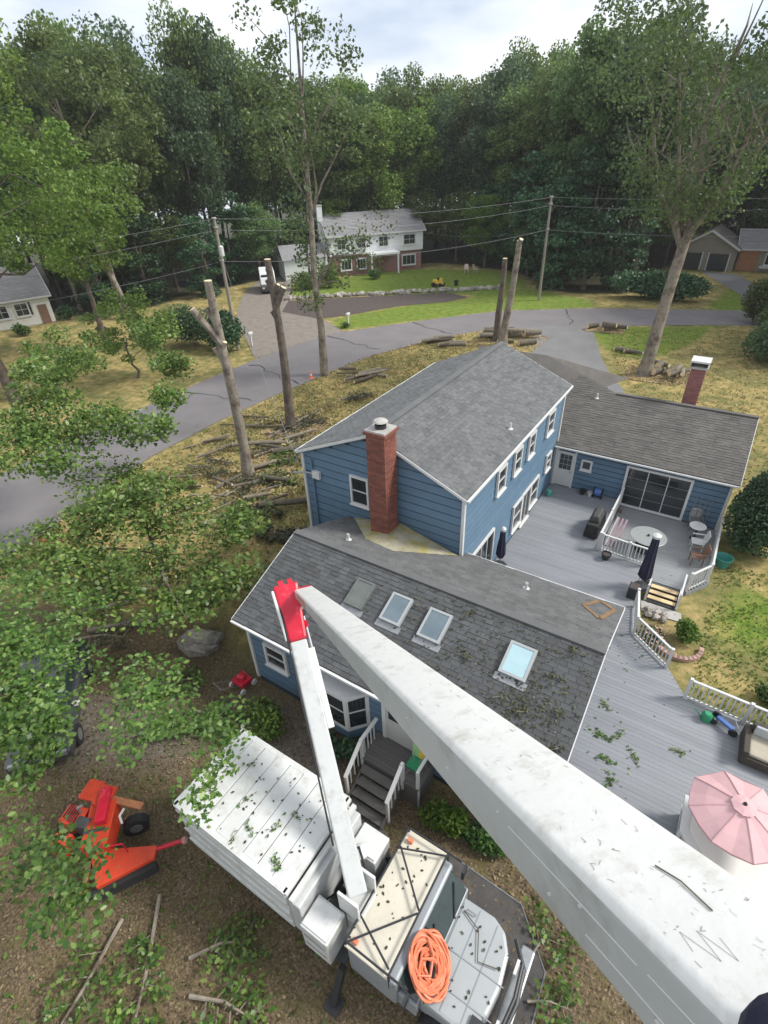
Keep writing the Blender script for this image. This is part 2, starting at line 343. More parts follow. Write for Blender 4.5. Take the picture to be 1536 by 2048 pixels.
def tree_limbs(mb, base, top, r0, cs, g, nl=9, n=7, start=.35, twigs=False):
    """trunk, a few limbs spread through the crown and, where asked, twigs from the limbs to the leaf clumps"""
    base, top = V(base), V(top); ax = top - base; cs = np.asarray(cs, float)
    path = [base + ax * t + V((g.normal() * .1, g.normal() * .1, 0)) * (1 if 0 < t < 1 else 0) for t in np.linspace(0, 1, 7)]
    mb.tube(path, [r0 * 1.25] + [r0 * (1 - .85 * t) for t in np.linspace(.12, 1, 6)], n)
    idx = [int(np.linalg.norm(cs - np.array(top), axis=1).argmin())]; dist = np.linalg.norm(cs - cs[idx[0]], axis=1)
    while len(idx) < min(nl, len(cs)):
        k = int(dist.argmax()); idx.append(k); dist = np.minimum(dist, np.linalg.norm(cs - cs[k], axis=1))
    ends = []
    for i in idx:
        e = V(cs[i]); t = min(.95, max(start, (e.z - base.z) / max(ax.z, .1) - .22)); a = base + ax * t
        L_ = (e - a).length; j = lambda: V((g.normal(), g.normal(), g.normal())) * L_ * .05
        pts = [a, a.lerp(e, .33) + V((0, 0, .05 * L_)) + j(), a.lerp(e, .66) + V((0, 0, .06 * L_)) + j(), e]; r = r0 * (1 - .8 * t) * .5
        mb.tube(pts, [r, r * .75, r * .5, r * .15], 5, False); ends.append(pts)
    if twigs:                                   # branches grow from clump to nearest clump, thinner as they go
        todo = np.ones(len(cs), bool); hub = np.concatenate([[tuple(q) for pts in ends for q in pts[2:]], cs]); nh = len(hub) - len(cs)
        dd = np.full(len(cs), 1e9); par = np.zeros(len(cs), int); rad = np.full(len(hub), .02)
        for h in range(nh): q = np.linalg.norm(cs - hub[h], axis=1); k = q < dd; dd[k] = q[k]; par[k] = h
        for _ in range(len(cs)):
            k = int(np.where(todo, dd, 1e9).argmin()); todo[k] = False; p, c = V(hub[par[k]]), V(cs[k]); d = (c - p).length; r = rad[par[k]]
            if d > .08: mb.tube([p, p.lerp(c, .5) + V((g.normal(), g.normal(), g.normal() + .6)) * d * .07, c], [r, r * .8, r * .62], 4, False)
            rad[nh + k] = max(.005, r * .72); q = np.linalg.norm(cs - cs[k], axis=1); w = todo & (q < dd); dd[w] = q[w]; par[w] = nh + k

# ------------------------------------------------------------------ ground and roads
def in_poly(x, y, poly):
    ins = np.zeros(x.shape, bool); n = len(poly)
    for i in range(n):
        x1, y1 = poly[i]; x2, y2 = poly[(i + 1) % n]
        if y1 == y2: continue
        c = ((y1 > y) != (y2 > y)) & (x < (x2 - x1) * (y - y1) / (y2 - y1) + x1); ins ^= c
    return ins
def soft_noise(x, y, s, seed):
    g = np.random.default_rng(seed); o = np.zeros_like(x)
    for k in range(6):
        a = g.uniform(0, 6.28, 3); f = (1.7 ** k) / s
        o += np.sin(x * math.cos(a[0]) * f + y * math.sin(a[0]) * f + a[1]) * np.sin(y * math.cos(a[0] + 1) * f - x * math.sin(a[0] + 1) * f + a[2]) / (1.35 ** k)
    return o / 2.5
Z_LUSH = [[(-41, 39.2), (-46, 46), (-34, 62), (-23, 66), (-14, 58), (-16, 55), (-19, 51), (-27, 47)], [(-28, 33.2), (-24.8, 30), (-18.6, 37.6), (-13, 44.5), (-4, 50), (-6, 53.5), (-14, 56), (-19, 52), (-18.9, 47.8), (-24.2, 41.7)],
          [(-3.2, 41.8), (2, 34), (5.0, 36), (7.8, 47.8), (2, 45)], [(11.6, 4.6), (12.2, 8.0), (14, 8.2), (15.5, 6), (13.4, 4.2)], [(12.6, 1.2), (15, 3), (18, 2), (16, .8)], [(6, 55), (10, 52), (14, 54), (13, 66), (8, 72)]]
Z_LITTER = [[(-30, -30), (-15.5, -9), (-9.5, -6.8), (-4.5, -4.5), (-1.5, -5.5), (9.5, -5.5), (14, -7), (20, -30)], [(9.2, 4.7), (9.4, 2.3), (10.6, 1.5), (10.5, 4.0), (9.8, 5)]]
Z_DIRT = [[(-9.0, -10.5), (-4.5, -8.6), (-1.8, -7.9), (-.6, -8.8), (-2.5, -10.3), (-6, -12.2)], [(-1.5, -6.0), (3.2, -6.0), (3.6, -8.2), (1.2, -8.4), (-.8, -7.4)]]
Z_FOREST = [[(-140, -40), (-62, -5), (-61, 22), (-52, 20), (-53, 36), (-50, 48), (-44, 60), (-34, 68), (-20, 66), (-10, 56), (-3, 57), (-1, 84), (40, 88), (60, 50), (160, 60), (160, 200), (-140, 200)]]
xs = np.arange(-80, 46.01, .45); ys = np.arange(-24, 96.01, .45)
X, Y = np.meshgrid(xs, ys)
jx = X + soft_noise(X, Y, 1.3, 1) * .8; jy = Y + soft_noise(X, Y, 1.3, 2) * .8
zone = np.zeros((X.size, 4), np.float32); zone[:, 3] = 0
for i, zs in enumerate((Z_LUSH, Z_LITTER, Z_DIRT)):
    mm = np.zeros(X.shape, bool)
    for p in zs: mm |= in_poly(jx, jy, p)
    zone[:, i] = mm.ravel()
mm = np.zeros(X.shape, bool)
for p in Z_FOREST: mm |= in_poly(jx, jy, p)
zone[:, 3] = mm.ravel()
for _ in range(3):                               # soft borders between lawn, litter and soil
    zz = np.pad(zone.reshape(X.shape + (4,)), ((1, 1), (1, 1), (0, 0)), mode='edge')
    zone = (sum(zz[a:a + X.shape[0], b:b + X.shape[1]] for a in range(3) for b in range(3)) / 9).reshape(-1, 4).astype(np.float32)
Z = -.012 + np.minimum(0, soft_noise(X, Y, 2.5, 3)) * .05
nx, ny = len(xs), len(ys)
ii = np.arange(nx * ny).reshape(ny, nx)
fq = np.stack([ii[:-1, :-1], ii[:-1, 1:], ii[1:, 1:], ii[1:, :-1]], -1).reshape(-1, 4)

def ground_material():
    mt, n, l, b = _new('lawn_and_soil')
    at = n.new('ShaderNodeAttribute'); at.attribute_name = 'zone'
    sp = n.new('ShaderNodeSeparateColor'); l.new(at.outputs['Color'], sp.inputs['Color'])
    t = n.new('ShaderNodeTexCoord')
    def noise(s, d=6, r=.65):
        o = n.new('ShaderNodeTexNoise'); o.inputs['Scale'].default_value = s; o.inputs['Detail'].default_value = d; o.inputs['Roughness'].default_value = r
        l.new(t.outputs['Object'], o.inputs['Vector']); return o.outputs['Fac']
    def ramp(f, *st):
        r = n.new('ShaderNodeValToRGB'); e = r.color_ramp.elements
        e[0].position, e[0].color = st[0][0], (*st[0][1], 1); e[1].position, e[1].color = st[-1][0], (*st[-1][1], 1)
        for p, c in st[1:-1]: k = e.new(p); k.color = (*c, 1)
        l.new(f, r.inputs['Fac']); return r.outputs['Color']
    def mix(f, a, c):
        mxx = n.new('ShaderNodeMix'); mxx.data_type = 'RGBA'; l.new(f, mxx.inputs['Factor']); l.new(a, mxx.inputs[6]); l.new(c, mxx.inputs[7]); return mxx.outputs[2]
    big, mid, fine, speck = noise(.35), noise(1.6), noise(9, 4), noise(16, 3, .8)
    straw = ramp(mid, (.34, (.165, .16, .05)), (.48, (.33, .265, .10)), (.62, (.50, .375, .165)), (.74, (.33, .225, .12)))
    olive = ramp(mid, (.35, (.12, .135, .042)), (.55, (.22, .195, .075)), (.7, (.34, .25, .11)))
    dry = mix(ramp(big, (.42, (0, 0, 0)), (.58, (1, 1, 1))), olive, straw)
    lush = ramp(mid, (.34, (.095, .155, .022)), (.50, (.15, .22, .032)), (.62, (.22, .235, .055)), (.74, (.30, .22, .09)))
    lit = ramp(speck, (.30, (.055, .042, .024)), (.46, (.115, .085, .052)), (.58, (.19, .14, .085)), (.72, (.33, .26, .165)))
    lit = mix(ramp(mid, (.48, (0, 0, 0)), (.66, (.75, .75, .75))), lit, ramp(fine, (.35, (.075, .075, .026)), (.65, (.17, .14, .055))))
    dirt = ramp(fine, (.3, (.09, .075, .06)), (.5, (.16, .135, .11)), (.7, (.24, .20, .165)))
    wood = ramp(fine, (.3, (.025, .028, .012)), (.6, (.06, .055, .028)), (.75, (.10, .075, .045)))
    def thr(ch):
        a = n.new('ShaderNodeMath'); a.operation = 'MULTIPLY_ADD'; l.new(fine, a.inputs[0]); a.inputs[1].default_value = .9
        c = n.new('ShaderNodeMath'); c.operation = 'SUBTRACT'; l.new(ch, c.inputs[0]); c.inputs[1].default_value = .95; l.new(c.outputs[0], a.inputs[2])
        r = n.new('ShaderNodeMapRange'); r.inputs['From Min'].default_value = -.26; r.inputs['From Max'].default_value = .30; l.new(a.outputs[0], r.inputs['Value']); return r.outputs['Result']
    c = mix(thr(sp.outputs['Red']), dry, lush); c = mix(thr(sp.outputs['Green']), c, lit); c = mix(thr(sp.outputs['Blue']), c, dirt); c = mix(thr(at.outputs['Alpha']), c, wood)
    l.new(c, b.inputs['Base Color']); b.inputs['Roughness'].default_value = .95; b.inputs['Specular IOR Level'].default_value = .2
    bp = n.new('ShaderNodeBump'); bp.inputs['Strength'].default_value = 1; bp.inputs['Distance'].default_value = .05; l.new(speck, bp.inputs['Height']); l.new(bp.outputs['Normal'], b.inputs['Normal'])
    return mt
gmat = ground_material()
gm = mesh_np('ground', np.stack([X.ravel(), Y.ravel(), Z.ravel()], 1), fq.ravel(), np.full(len(fq), 4), gmat, True)
ca = gm.color_attributes.new('zone', 'FLOAT_COLOR', 'POINT'); ca.data.foreach_set('color', zone.ravel())
tag(link('ground', gm), kind='structure')
MAT['terrain'] = M('far_forest_floor', (.045, .05, .022), .95, .3, .2, .5, 4)
tag(MB().poly([(-134, -59, -.12), (94, -59, -.12), (94, 149, -.12), (-134, 149, -.12)]).build('terrain', 'terrain'), kind='structure')

UP = [(-22.8, -20), (-24.2, -9), (-24.7, -3), (-25.3, 1.1), (-25.7, 8), (-25.9, 14.6), (-25.9, 20.2), (-25.4, 25), (-24.1, 29.8), (-18.6, 37.5), (-13, 44.3), (-5.6, 48.9), (0.5, 51.4), (7.2, 54.0), (18, 57.5), (40, 63)]
LO = [(-12.5, -20), (-15.0, -10), (-16.2, -6.2), (-17.4, -2), (-18.6, 3), (-18.8, 9), (-18.5, 14), (-17.9, 19.5), (-17.0, 25.4), (-13.7, 33.5), (-10.4, 38.4), (-5.5, 41.2), (-1.0, 43.4), (7.9, 48.0), (18, 51.5), (40, 57)]
def strip(name, a, b, z, mat):
    g = MB()
    for i in range(len(a) - 1):
        for k in range(6):
            t0, t1 = k / 6, (k + 1) / 6
            q = lambda p, w, t: (p[0] + (w[0] - p[0]) * t, p[1] + (w[1] - p[1]) * t, z + .05 * math.sin(math.pi * t))
            g.poly([q(a[i], b[i], t0), q(a[i], b[i], t1), q(a[i + 1], b[i + 1], t1), q(a[i + 1], b[i + 1], t0)][::-1])
    return tag(g.build(name, mat), kind='structure')
strip('road', UP, LO, .012, 'asphalt')
def sheet(name, pts, z, mat, th=.0):
    g = MB(); g.poly([(x, y, z) for x, y in pts]); return tag(g.build(name, mat), kind='structure')
sheet('house_driveway', [(-9.6, 39.2), (-5.4, 41.5), (-1.4, 43.4), (-1.9, 40.2), (-.6, 36.6), (.7, 32.9), (2.2, 29.6), (3.7, 26.9), (4.6, 24), (4.6, 18), (-3.5, 18), (-4.5, 26), (-5.2, 33.3), (-6.6, 37)], .009, 'driveway')
sheet('neighbour_driveway', [(-26.2, 19.8), (-30.5, 23.2), (-37.5, 28.5), (-41.2, 32.6), (-46.4, 38.6), (-52, 48), (-48, 50.5), (-43.6, 45.2), (-40.2, 41.0), (-36.5, 37.2), (-29.6, 33.6), (-23.9, 30.2), (-24.8, 26)], .009, 'gravel')
sheet('mulch_bed', [(-29.6, 33.0), (-35.2, 33.6), (-38.2, 38.2), (-32.0, 43.0), (-27.0, 46.5), (-22.1, 50.0), (-18.9, 48.8), (-20.2, 45.6), (-24.6, 41.2), (-28.0, 34.6)][::1], .016, 'mulch')
sheet('far_driveway', [(3.0, 75.6), (7.4, 74.6), (11.0, 66), (13.4, 58), (9.5, 56.2), (8.8, 62), (6.2, 68)], .010, 'driveway')
# dark crack lines that cross the road
cg = MB()
for a, b in [((-24.6, 28.5), (-17.2, 26.6)), ((-19.6, 36.2), (-13.6, 33.9)), ((-13.2, 44.0), (-10.6, 38.6)), ((-6.6, 48.2), (-4.6, 42)), ((-25.6, 11), (-19, 12.5)), ((-25.2, 3.2), (-18.6, 5.0)), ((-25.5, 18.5), (-18.4, 16.4))]:
    p = [V((a[0] + (b[0] - a[0]) * t + random.uniform(-.35, .35), a[1] + (b[1] - a[1]) * t + random.uniform(-.35, .35), 0)) for t in np.linspace(.04, .96, 9)]
    for i in range(8):
        d = (p[i + 1] - p[i]).normalized(); s_ = V((-d.y, d.x, 0)) * random.uniform(.03, .07)
        hz = lambda q: .018 + .05 * .98
        cg.poly([(*(p[i] - s_).xy, hz(0)), (*(p[i + 1] - s_).xy, hz(0)), (*(p[i + 1] + s_).xy, hz(0)), (*(p[i] + s_).xy, hz(0))])
tag(cg.build('road_cracks', M('crack_tar', (.05, .05, .052), .8, .1)), kind='structure')

# ------------------------------------------------------------------ the blue house
house = thing('blue_house', 'two-storey blue house with grey shingle roofs, brick chimney and two low wings', 'house')
# parts first: walls as solid cores, boards as their sub-parts
def gable_core(name, x0, x1, y0, y1, z0, ze, zp, along, mat='gap_shade'):
    g = MB()
    if along == 'y':
        xm = (x0 + x1) / 2; g.extrude([(x0, y0, z0), (x1, y0, z0), (x1, y0, ze), (xm, y0, zp), (x0, y0, ze)], (0, y1 - y0, 0))
    else:
        ym = (y0 + y1) / 2; g.extrude([(x0, y0, z0), (x0, y0, ze), (x0, ym, zp), (x0, y1, ze), (x0, y1, z0)], (x1 - x0, 0, 0))
    return g.build(name, mat, house)
BOARD_Z = {}
def boards(wall, o, u, n, length, z0, z1, ex, top=None):
    """lap siding: each board a wedge of its own. o = start point, u = unit run, n = outward normal, top(s) = height limit along the run"""
    o, u, n = V(o), V(u), V(n); z = z0
    while z < z1 - .03:
        zt = min(z + ex - .040, z1); a0, a1 = 0., length
        if top is not None:
            ss = [i * length / 400 for i in range(401) if top(i * length / 400) > z + ex * .5]
            if len(ss) < 4: break
            a0, a1 = ss[0], ss[-1]
        p = lambda s, h, d: o + u * s + V((0, 0, h)) + n * d
        g = MB().hexa([p(a0, z, .001), p(a1, z, .001), p(a1, z, .020), p(a0, z, .020), p(a0, zt, .001), p(a1, zt, .001), p(a1, zt, .012), p(a0, zt, .012)])
        g.build('siding_board', 'siding', wall); z += ex
OZ = lambda z: z - .02
w_main = gable_core('wall', -3.40, 3.40, .2, 11.2, 0, 5.62, 7.03, 'y')
w_near = gable_core('wall', -1.15, 8.55, -5.80, .22, 0, 3.05, 4.22, 'x')
w_rear = gable_core('wall', 3.0, 11.10, 11.05, 18.5, 0, 2.80, 4.2, 'x')
boards(w_main, (-3.40, .2, 0), (1, 0, 0), (0, -1, 0), 6.8, 0.1, 7.0, .33, lambda s: 5.60 + 1.40 * (1 - abs(s - 3.4) / 3.4))
boards(w_main, (3.40, .2, 0), (0, 1, 0), (1, 0, 0), 11.0, .45, 5.55, .30)
boards(w_near, (-1.15, -5.80, 0), (1, 0, 0), (0, -1, 0), 9.7, .25, 2.95, .27)
boards(w_near, (-1.15, .22, 0), (0, -1, 0), (-1, 0, 0), 6.02, .25, 4.1, .18, lambda s: 3.0 + 1.17 * (1 - abs(s - 3.01) / 3.01))
boards(w_near, (8.55, -5.8, 0), (0, 1, 0), (1, 0, 0), 6.02, .25, 4.1, .18, lambda s: 3.0 + 1.17 * (1 - abs(s - 3.01) / 3.01))
boards(w_rear, (3.43, 11.05, 0), (1, 0, 0), (0, -1, 0), 7.67, .25, 2.68, .27)
boards(w_rear, (11.10, 11.05, 0), (0, 1, 0), (1, 0, 0), 7.4, .25, 2.7, .18)

# roofs: deck slabs plus shingle tabs
class Slope:
    def __init__(s, o, u, d, n, length, run): s.o, s.u, s.d, s.n, s.length, s.run = V(o), V(u), V(d), V(n), length, run
def slab(poly, n, th):
    g = MB(); n = V(n) * th; g.extrude([V(p) - n for p in poly], n); return g
def tab_grid(sl, tw, ex, inside=None, jit=.0):
    """centres of every shingle tab on a slope: list of (s, t, width)"""
    outl = []; rows = int(sl.run / ex)
    for r in range(rows):
        t = (r + .5) * ex; sh = (r % 2) * tw * .5 + ((r * 7) % 5) * .03
        k = -1
        while True:
            s0 = k * tw + sh; k += 1
            if s0 > sl.length: break
            a, b = max(s0, .0), min(s0 + tw, sl.length)
            if b - a < .06: continue
            if inside is None or inside((a + b) / 2, t): outl.append(((a + b) / 2, t, b - a))
    return outl
def tabs_mesh(sl, tabs, ex, off, th=.016, seed=1):
    """t runs from the eave (0) up the slope; each tab a thin wedge with its thick butt at the lower edge"""
    g = random.Random(seed); mb = MB(); u, d, n = sl.u, sl.d, sl.n
    for s, t, w in tabs:
        h = th * g.uniform(.6, 1.5); w2 = w / 2 - .006; c = sl.o + u * s + d * t
        a0 = d * (-ex * .5 + g.uniform(-.006, .006)); a1 = d * (ex * .5 + .02)
        mb.hexa([c - u * w2 + a0 + n * .001, c + u * w2 + a0 + n * .001, c + u * w2 + a1 - n * .002, c - u * w2 + a1 - n * .002,
                 c - u * w2 + a0 + n * h, c + u * w2 + a0 + n * h, c + u * w2 + a1 + n * .003, c - u * w2 + a1 + n * .003])
    return mb
def unit(v): v = V(v); return v.normalized()
# main roof
nR, nL = unit((.427, 0, 1)), unit((-.427, 0, 1))
rm = slab([(3.58, 0, 5.60), (3.58, 11.44, 5.60), (0, 11.44, 7.13), (0, 0, 7.13)], nR, .12)
b_ = slab([(0, 0, 7.13), (0, 11.44, 7.13), (-3.58, 11.44, 5.60), (-3.58, 0, 5.60)], nL, .12)
for f in b_.f: rm.f.append([i + len(rm.v) for i in f])
rm.v += b_.v
roof_main = rm.build('roof', 'shingle_main', house)
slR = Slope((3.58, 0, 5.60), (0, 1, 0), unit((-3.58, 0, 1.53)), nR, 11.44, 3.89)
slL = Slope((-3.58, 11.44, 5.60), (0, -1, 0), unit((3.58, 0, 1.53)), nL, 11.44, 3.89)
mb = tabs_mesh(slR, tab_grid(slR, .33, .15), .15, 0, seed=3)
tag(mb.build('shingles', 'shingle_main', roof_main), kind='stuff')
mb = tabs_mesh(slL, tab_grid(slL, .33, .15), .15, 0, seed=4)
tag(mb.build('shingles', 'shingle_main', roof_main), kind='stuff')
MB().bar((0, -.01, 7.135), (0, 11.45, 7.135), .26, .05).build('ridge_cap', 'shingle_main', roof_main)
# near wing roof
nF, nB = unit((0, -.389, 1)), unit((0, .389, 1)); YR, ZR = -2.78, 4.32
rn = slab([(-1.44, -6.10, 3.03), (8.84, -6.10, 3.03), (8.84, YR, ZR), (-1.44, YR, ZR)], nF, .12)
b_ = slab([(-1.44, YR, ZR), (8.84, YR, ZR), (8.84, .54, 3.03), (3.42, .54, 3.03), (3.42, .19, 3.165), (-1.44, .19, 3.165)], nB, .12)
for f in b_.f: rn.f.append([i + len(rn.v) for i in f])
rn.v += b_.v
roof_near = rn.build('roof', 'shingle_near', house)
SKY = [(1.68, 2.32), (2.95, 3.62), (4.20, 4.90), (6.62, 7.34)]
slF = Slope((-1.44, -6.10, 3.03), (1, 0, 0), unit((0, 3.32, 1.29)), nF, 10.28, 3.562)
slB = Slope((8.84, .54, 3.03), (-1, 0, 0), unit((0, -3.32, 1.29)), nB, 10.28, 3.562)
tF = tab_grid(slF, .30, .145)
tF.sort(key=lambda q: (slF.o + slF.u * q[0] + slF.d * q[1] - CAM).length)
first, rest = tF[:290], tF[290:]
proto = tabs_mesh(Slope((0, 0, 0), slF.u, slF.d, nF, 1, 1), [(0, 0, .30)], .145, 0).mesh('shingle', 'shingle_near')
for s, t, w in first:
    o = link('shingle', proto, roof_near); o.location = slF.o + slF.u * s + slF.d * (t + random.uniform(-.007, .007)) + nF * random.uniform(0, .006); o.scale = (w / .30, 1, 1)
tag(tabs_mesh(slF, rest, .145, 0, seed=5).build('shingles', 'shingle_near', roof_near), kind='stuff')
def inB(s, t):
    p = slB.o + slB.u * s + slB.d * t
    return p.x > 3.45 or p.y < .16
MAT['shingle_back'] = M('grey_back_shingle', (0.1148, 0.1164, 0.1164), .88, .2, 1.4, .5, 90, isl=.15)
tag(tabs_mesh(slB, tab_grid(slB, .30, .145, inB), .145, 0, seed=6).build('shingles', 'shingle_back', roof_near), kind='stuff')
MB().bar((-1.45, YR, ZR + .004), (8.85, YR, ZR + .004), .24, .045).build('ridge_cap', 'shingle_back', roof_near)
# cricket of mossy membrane behind the chimney, brown patch of an old vent
def bz(y): return ZR - .389 * (y - YR)
ck = MB(); bpt = lambda x, y, h: (x, y, bz(y) + h)
A_, B_, C_, D_, E_ = bpt(-1.15, .155, .03), bpt(.45, -1.36, .012), bpt(1.7, -1.52, .012), bpt(3.40, -.02, .03), bpt(1.0, .155, .52)
ck.poly([A_, B_, E_]); ck.poly([B_, C_, E_]); ck.poly([C_, D_, E_]); ck.poly([bpt(-1.15, .155, -.05), bpt(3.4, .155, -.05), D_, C_, B_, A_])
ck.build('chimney_cricket', 'moss', roof_near)
pt = MB()
for a, b in [((7.78, -.42), (8.12, .36)), ((8.12, .36), (8.62, .02)), ((8.62, .02), (8.36, -1.0)), ((8.36, -1.0), (7.78, -.42))]:
    pt.bar(bpt(*a, .03), bpt(*b, .03), .14, .02, nB)
pt.build('old_vent_patch', 'stain', roof_near)
# rear wing roof with its taller garage end
rr = slab([(2.6, 10.74, 2.77), (11.35, 10.74, 2.77), (11.35, 14.75, 4.30), (5.14, 14.75, 4.30), (.7, 16.75, 5.06), (-3.4, 16.75, 5.06), (-3.4, 11.5, 3.06), (2.6, 11.5, 3.06)], unit((0, -.3815, 1)), .12)
rr.hexa([(11.35, 14.75, 4.18), (11.35, 18.8, 2.65), (3.4, 18.8, 2.65), (5.14, 14.75, 4.18), (11.35, 14.75, 4.30), (11.35, 18.8, 2.77), (3.4, 18.8, 2.77), (5.14, 14.75, 4.30)])
rr.poly([(5.14, 14.75, 4.29), (3.4, 18.8, 2.77), (4.6, 21.6, 2.77), (.7, 16.75, 5.05)]); rr.poly([(.7, 16.75, 5.05), (4.6, 21.6, 2.77), (-3.8, 21.6, 2.77), (-3.4, 16.75, 5.05)])
roof_rear = rr.build('roof', 'shingle_rear', house)
slW = Slope((2.9, 10.74, 2.77), (1, 0, 0), unit((0, 4.01, 1.53)), unit((0, -.3815, 1)), 8.45, 6.4)
def inW(s, t):
    p = slW.o + slW.u * s + slW.d * t
    if p.x < 3.6 and p.y < 11.5: return False
    return p.y < 14.7 or (p.x < 5.14 and p.y < 14.75 + (5.14 - p.x) * 2.0 / 4.44)
tag(tabs_mesh(slW, tab_grid(slW, .33, .16, inW), .16, 0, seed=7).build('shingles', 'shingle_rear', roof_rear), kind='stuff')
MB().bar((5.1, 14.75, 4.31), (11.36, 14.75, 4.31), .24, .05).build('ridge_cap', 'shingle_rear', roof_rear)
wg = MB().box(-3.3, 3.2, 16.9, 21.0, 0, 2.65).build('wall', 'siding', house)
# white edges: rakes, gutters, corner boards
def trim(name, a, b, w, h, up=(0, 0, 1), mat='trim', parent=house): return MB().bar(a, b, w, h, up).build(name, mat, parent)
trim('rake_board', (3.60, -.012, 5.54), (0, -.012, 7.075), .024, .10); trim('rake_board', (-3.60, -.012, 5.54), (0, -.012, 7.075), .024, .10)
trim('rake_board', (3.60, 11.452, 5.54), (0, 11.452, 7.075), .024, .10)
trim('gutter', (3.63, .0, 5.55), (3.63, 11.44, 5.55), .08, .07); trim('gutter', (-3.63, .0, 5.55), (-3.63, 11.44, 5.55), .08, .07)
trim('gutter', (3.5, .59, 2.96), (8.84, .59, 2.96), .08, .07); trim('gutter', (-1.44, -6.155, 2.97), (8.84, -6.155, 2.97), .08, .07)
trim('gutter', (3.45, 10.69, 2.70), (11.35, 10.69, 2.70), .08, .07)
trim('rake_board', (8.852, -6.10, 2.97), (8.852, YR, ZR - .06), .022, .13); trim('rake_board', (8.852, .54, 2.97), (8.852, YR, ZR - .06), .022, .13)
trim('rake_board', (-1.452, -6.10, 2.97), (-1.452, YR, ZR - .06), .022, .13)
trim('rake_board', (11.362, 10.74, 2.70), (11.362, 14.75, 4.24), .022, .14); trim('rake_board', (11.362, 18.8, 2.70), (11.362, 14.75, 4.24), .022, .14)
for x, y, z0, z1 in [(3.43, .17, .45, 5.5), (3.44, 11.0, .45, 5.5), (-3.43, .17, .1, 5.5), (11.11, 11.02, .2, 2.65), (8.57, -5.82, .2, 2.9), (-1.17, -5.82, .2, 2.9)]:
    MB().box(x - .055, x + .055, y - .055, y + .055, z0, z1).build('corner_board', 'trim', house)
trim('downspout', (3.55, 10.9, .5), (3.55, 10.9, 2.6), .08, .08); trim('downspout', (-3.0, .13, .3), (-3.0, .13, 5.3), .07, .07, mat='siding')
MB().box(-2.95, -2.60, .02, .16, 4.55, 4.85).build('meter_box', 'trim', house)
MB().tube([(-3.7, -.2, 4.7), (-3.2, .0, 4.75), (-2.9, .1, 4.7)], .04, 6).build('service_mast', 'steel', house)

def window(o, u, n, w, h, name='window', bars=(1, 1), fr=.085, parent=house, glass='glass', sill=True):
    """frame with its own pane and sash bars; o = lower left corner on the wall face"""
    o, u, n = V(o), V(u), V(n); k = V((0, 0, 1))
    g = MB()
    for s0, s1, t0, t1 in ((-fr, 0, -fr, h + fr), (w, w + fr, -fr, h + fr), (0, w, h, h + fr), (0, w, -fr, 0)):
        c = o + u * (s0 + s1) / 2 + k * (t0 + t1) / 2 + n * .045; g.obox(c, u * (s1 - s0) / 2, n * .045, k * (t1 - t0) / 2)
    f = g.build(name, 'trim', parent)
    MB().obox(o + u * w / 2 + k * h / 2 + n * .030, u * w / 2, n * .008, k * h / 2).build('pane', glass, f)
    for i in range(1, bars[0]): MB().obox(o + u * w * i / bars[0] + k * h / 2 + n * .052, u * .018, n * .014, k * h / 2).build('sash_bar', 'trim', f)
    for i in range(1, bars[1]): MB().obox(o + u * w / 2 + k * h * i / bars[1] + n * .056, u * w / 2, n * .014, k * .018).build('sash_bar', 'trim', f)
    if sill: MB().obox(o + u * w / 2 - k * (fr + .02) + n * .075, u * (w / 2 + fr + .03), n * .07, k * .022).build('sill', 'trim', f)
    return f
nW = (1, 0, 0); uW = (0, 1, 0)
for y0, w, z0, h in [(3.05, .66, 4.15, .92), (4.75, .62, 4.15, .92), (6.35, .60, 4.15, .92), (8.75, .75, 4.15, .92), (9.45, .55, 1.95, .75)]:
    window((3.432, y0, z0), uW, nW, w, h, bars=(1, 2))
window((3.432, 5.35, .95), uW, nW, .9, 1.2, bars=(1, 2)); window((3.432, 6.42, .62), uW, nW, .95, 1.55, bars=(2, 1)); window((3.432, 7.52, .95), uW, nW, .9, 1.2, bars=(1, 2))
window((-1.10, .168, 4.0), (1, 0, 0), (0, -1, 0), .66, 1.08, bars=(1, 2))
fd = window((3.432, .75, .50), uW, nW, 2.3, 1.95, name='french_door', bars=(4, 1), sill=False)
# rear wing front: door, small window, triple slider
d_ = MB().box(3.62, 4.42, 10.97, 11.03, .50, 2.40).build('door', 'white', house)
for s in range(3):
    for t in range(3): MB().box(3.74 + s * .20, 3.92 + s * .20, 10.950, 10.972, 1.45 + t * .28, 1.70 + t * .28).build('pane', 'glass', d_)
MB().lathe((4.32, 10.94, 1.35), [(.03, -.03), (.04, 0), (.03, .03)], 8).build('handle', 'steel', d_)
for a in ((3.53, 3.62), (4.42, 4.51)): MB().box(a[0], a[1], 10.955, 11.03, .45, 2.48).build('door_casing', 'trim', house)
window((4.86, 11.018, 1.72), (1, 0, 0), (0, -1, 0), .36, .40, bars=(1, 1))
sl_ = window((6.95, 11.018, .36), (1, 0, 0), (0, -1, 0), 2.62, 1.96, name='sliding_door', bars=(3, 1), fr=.11, sill=False)
for k in range(3):
    for q in range(1, 4): MB().box(6.97 + k * .873, 7.8 + k * .873, 10.962, 10.974, .36 + q * .49 - .01, .36 + q * .49 + .01).build('sash_bar', 'steel', sl_)
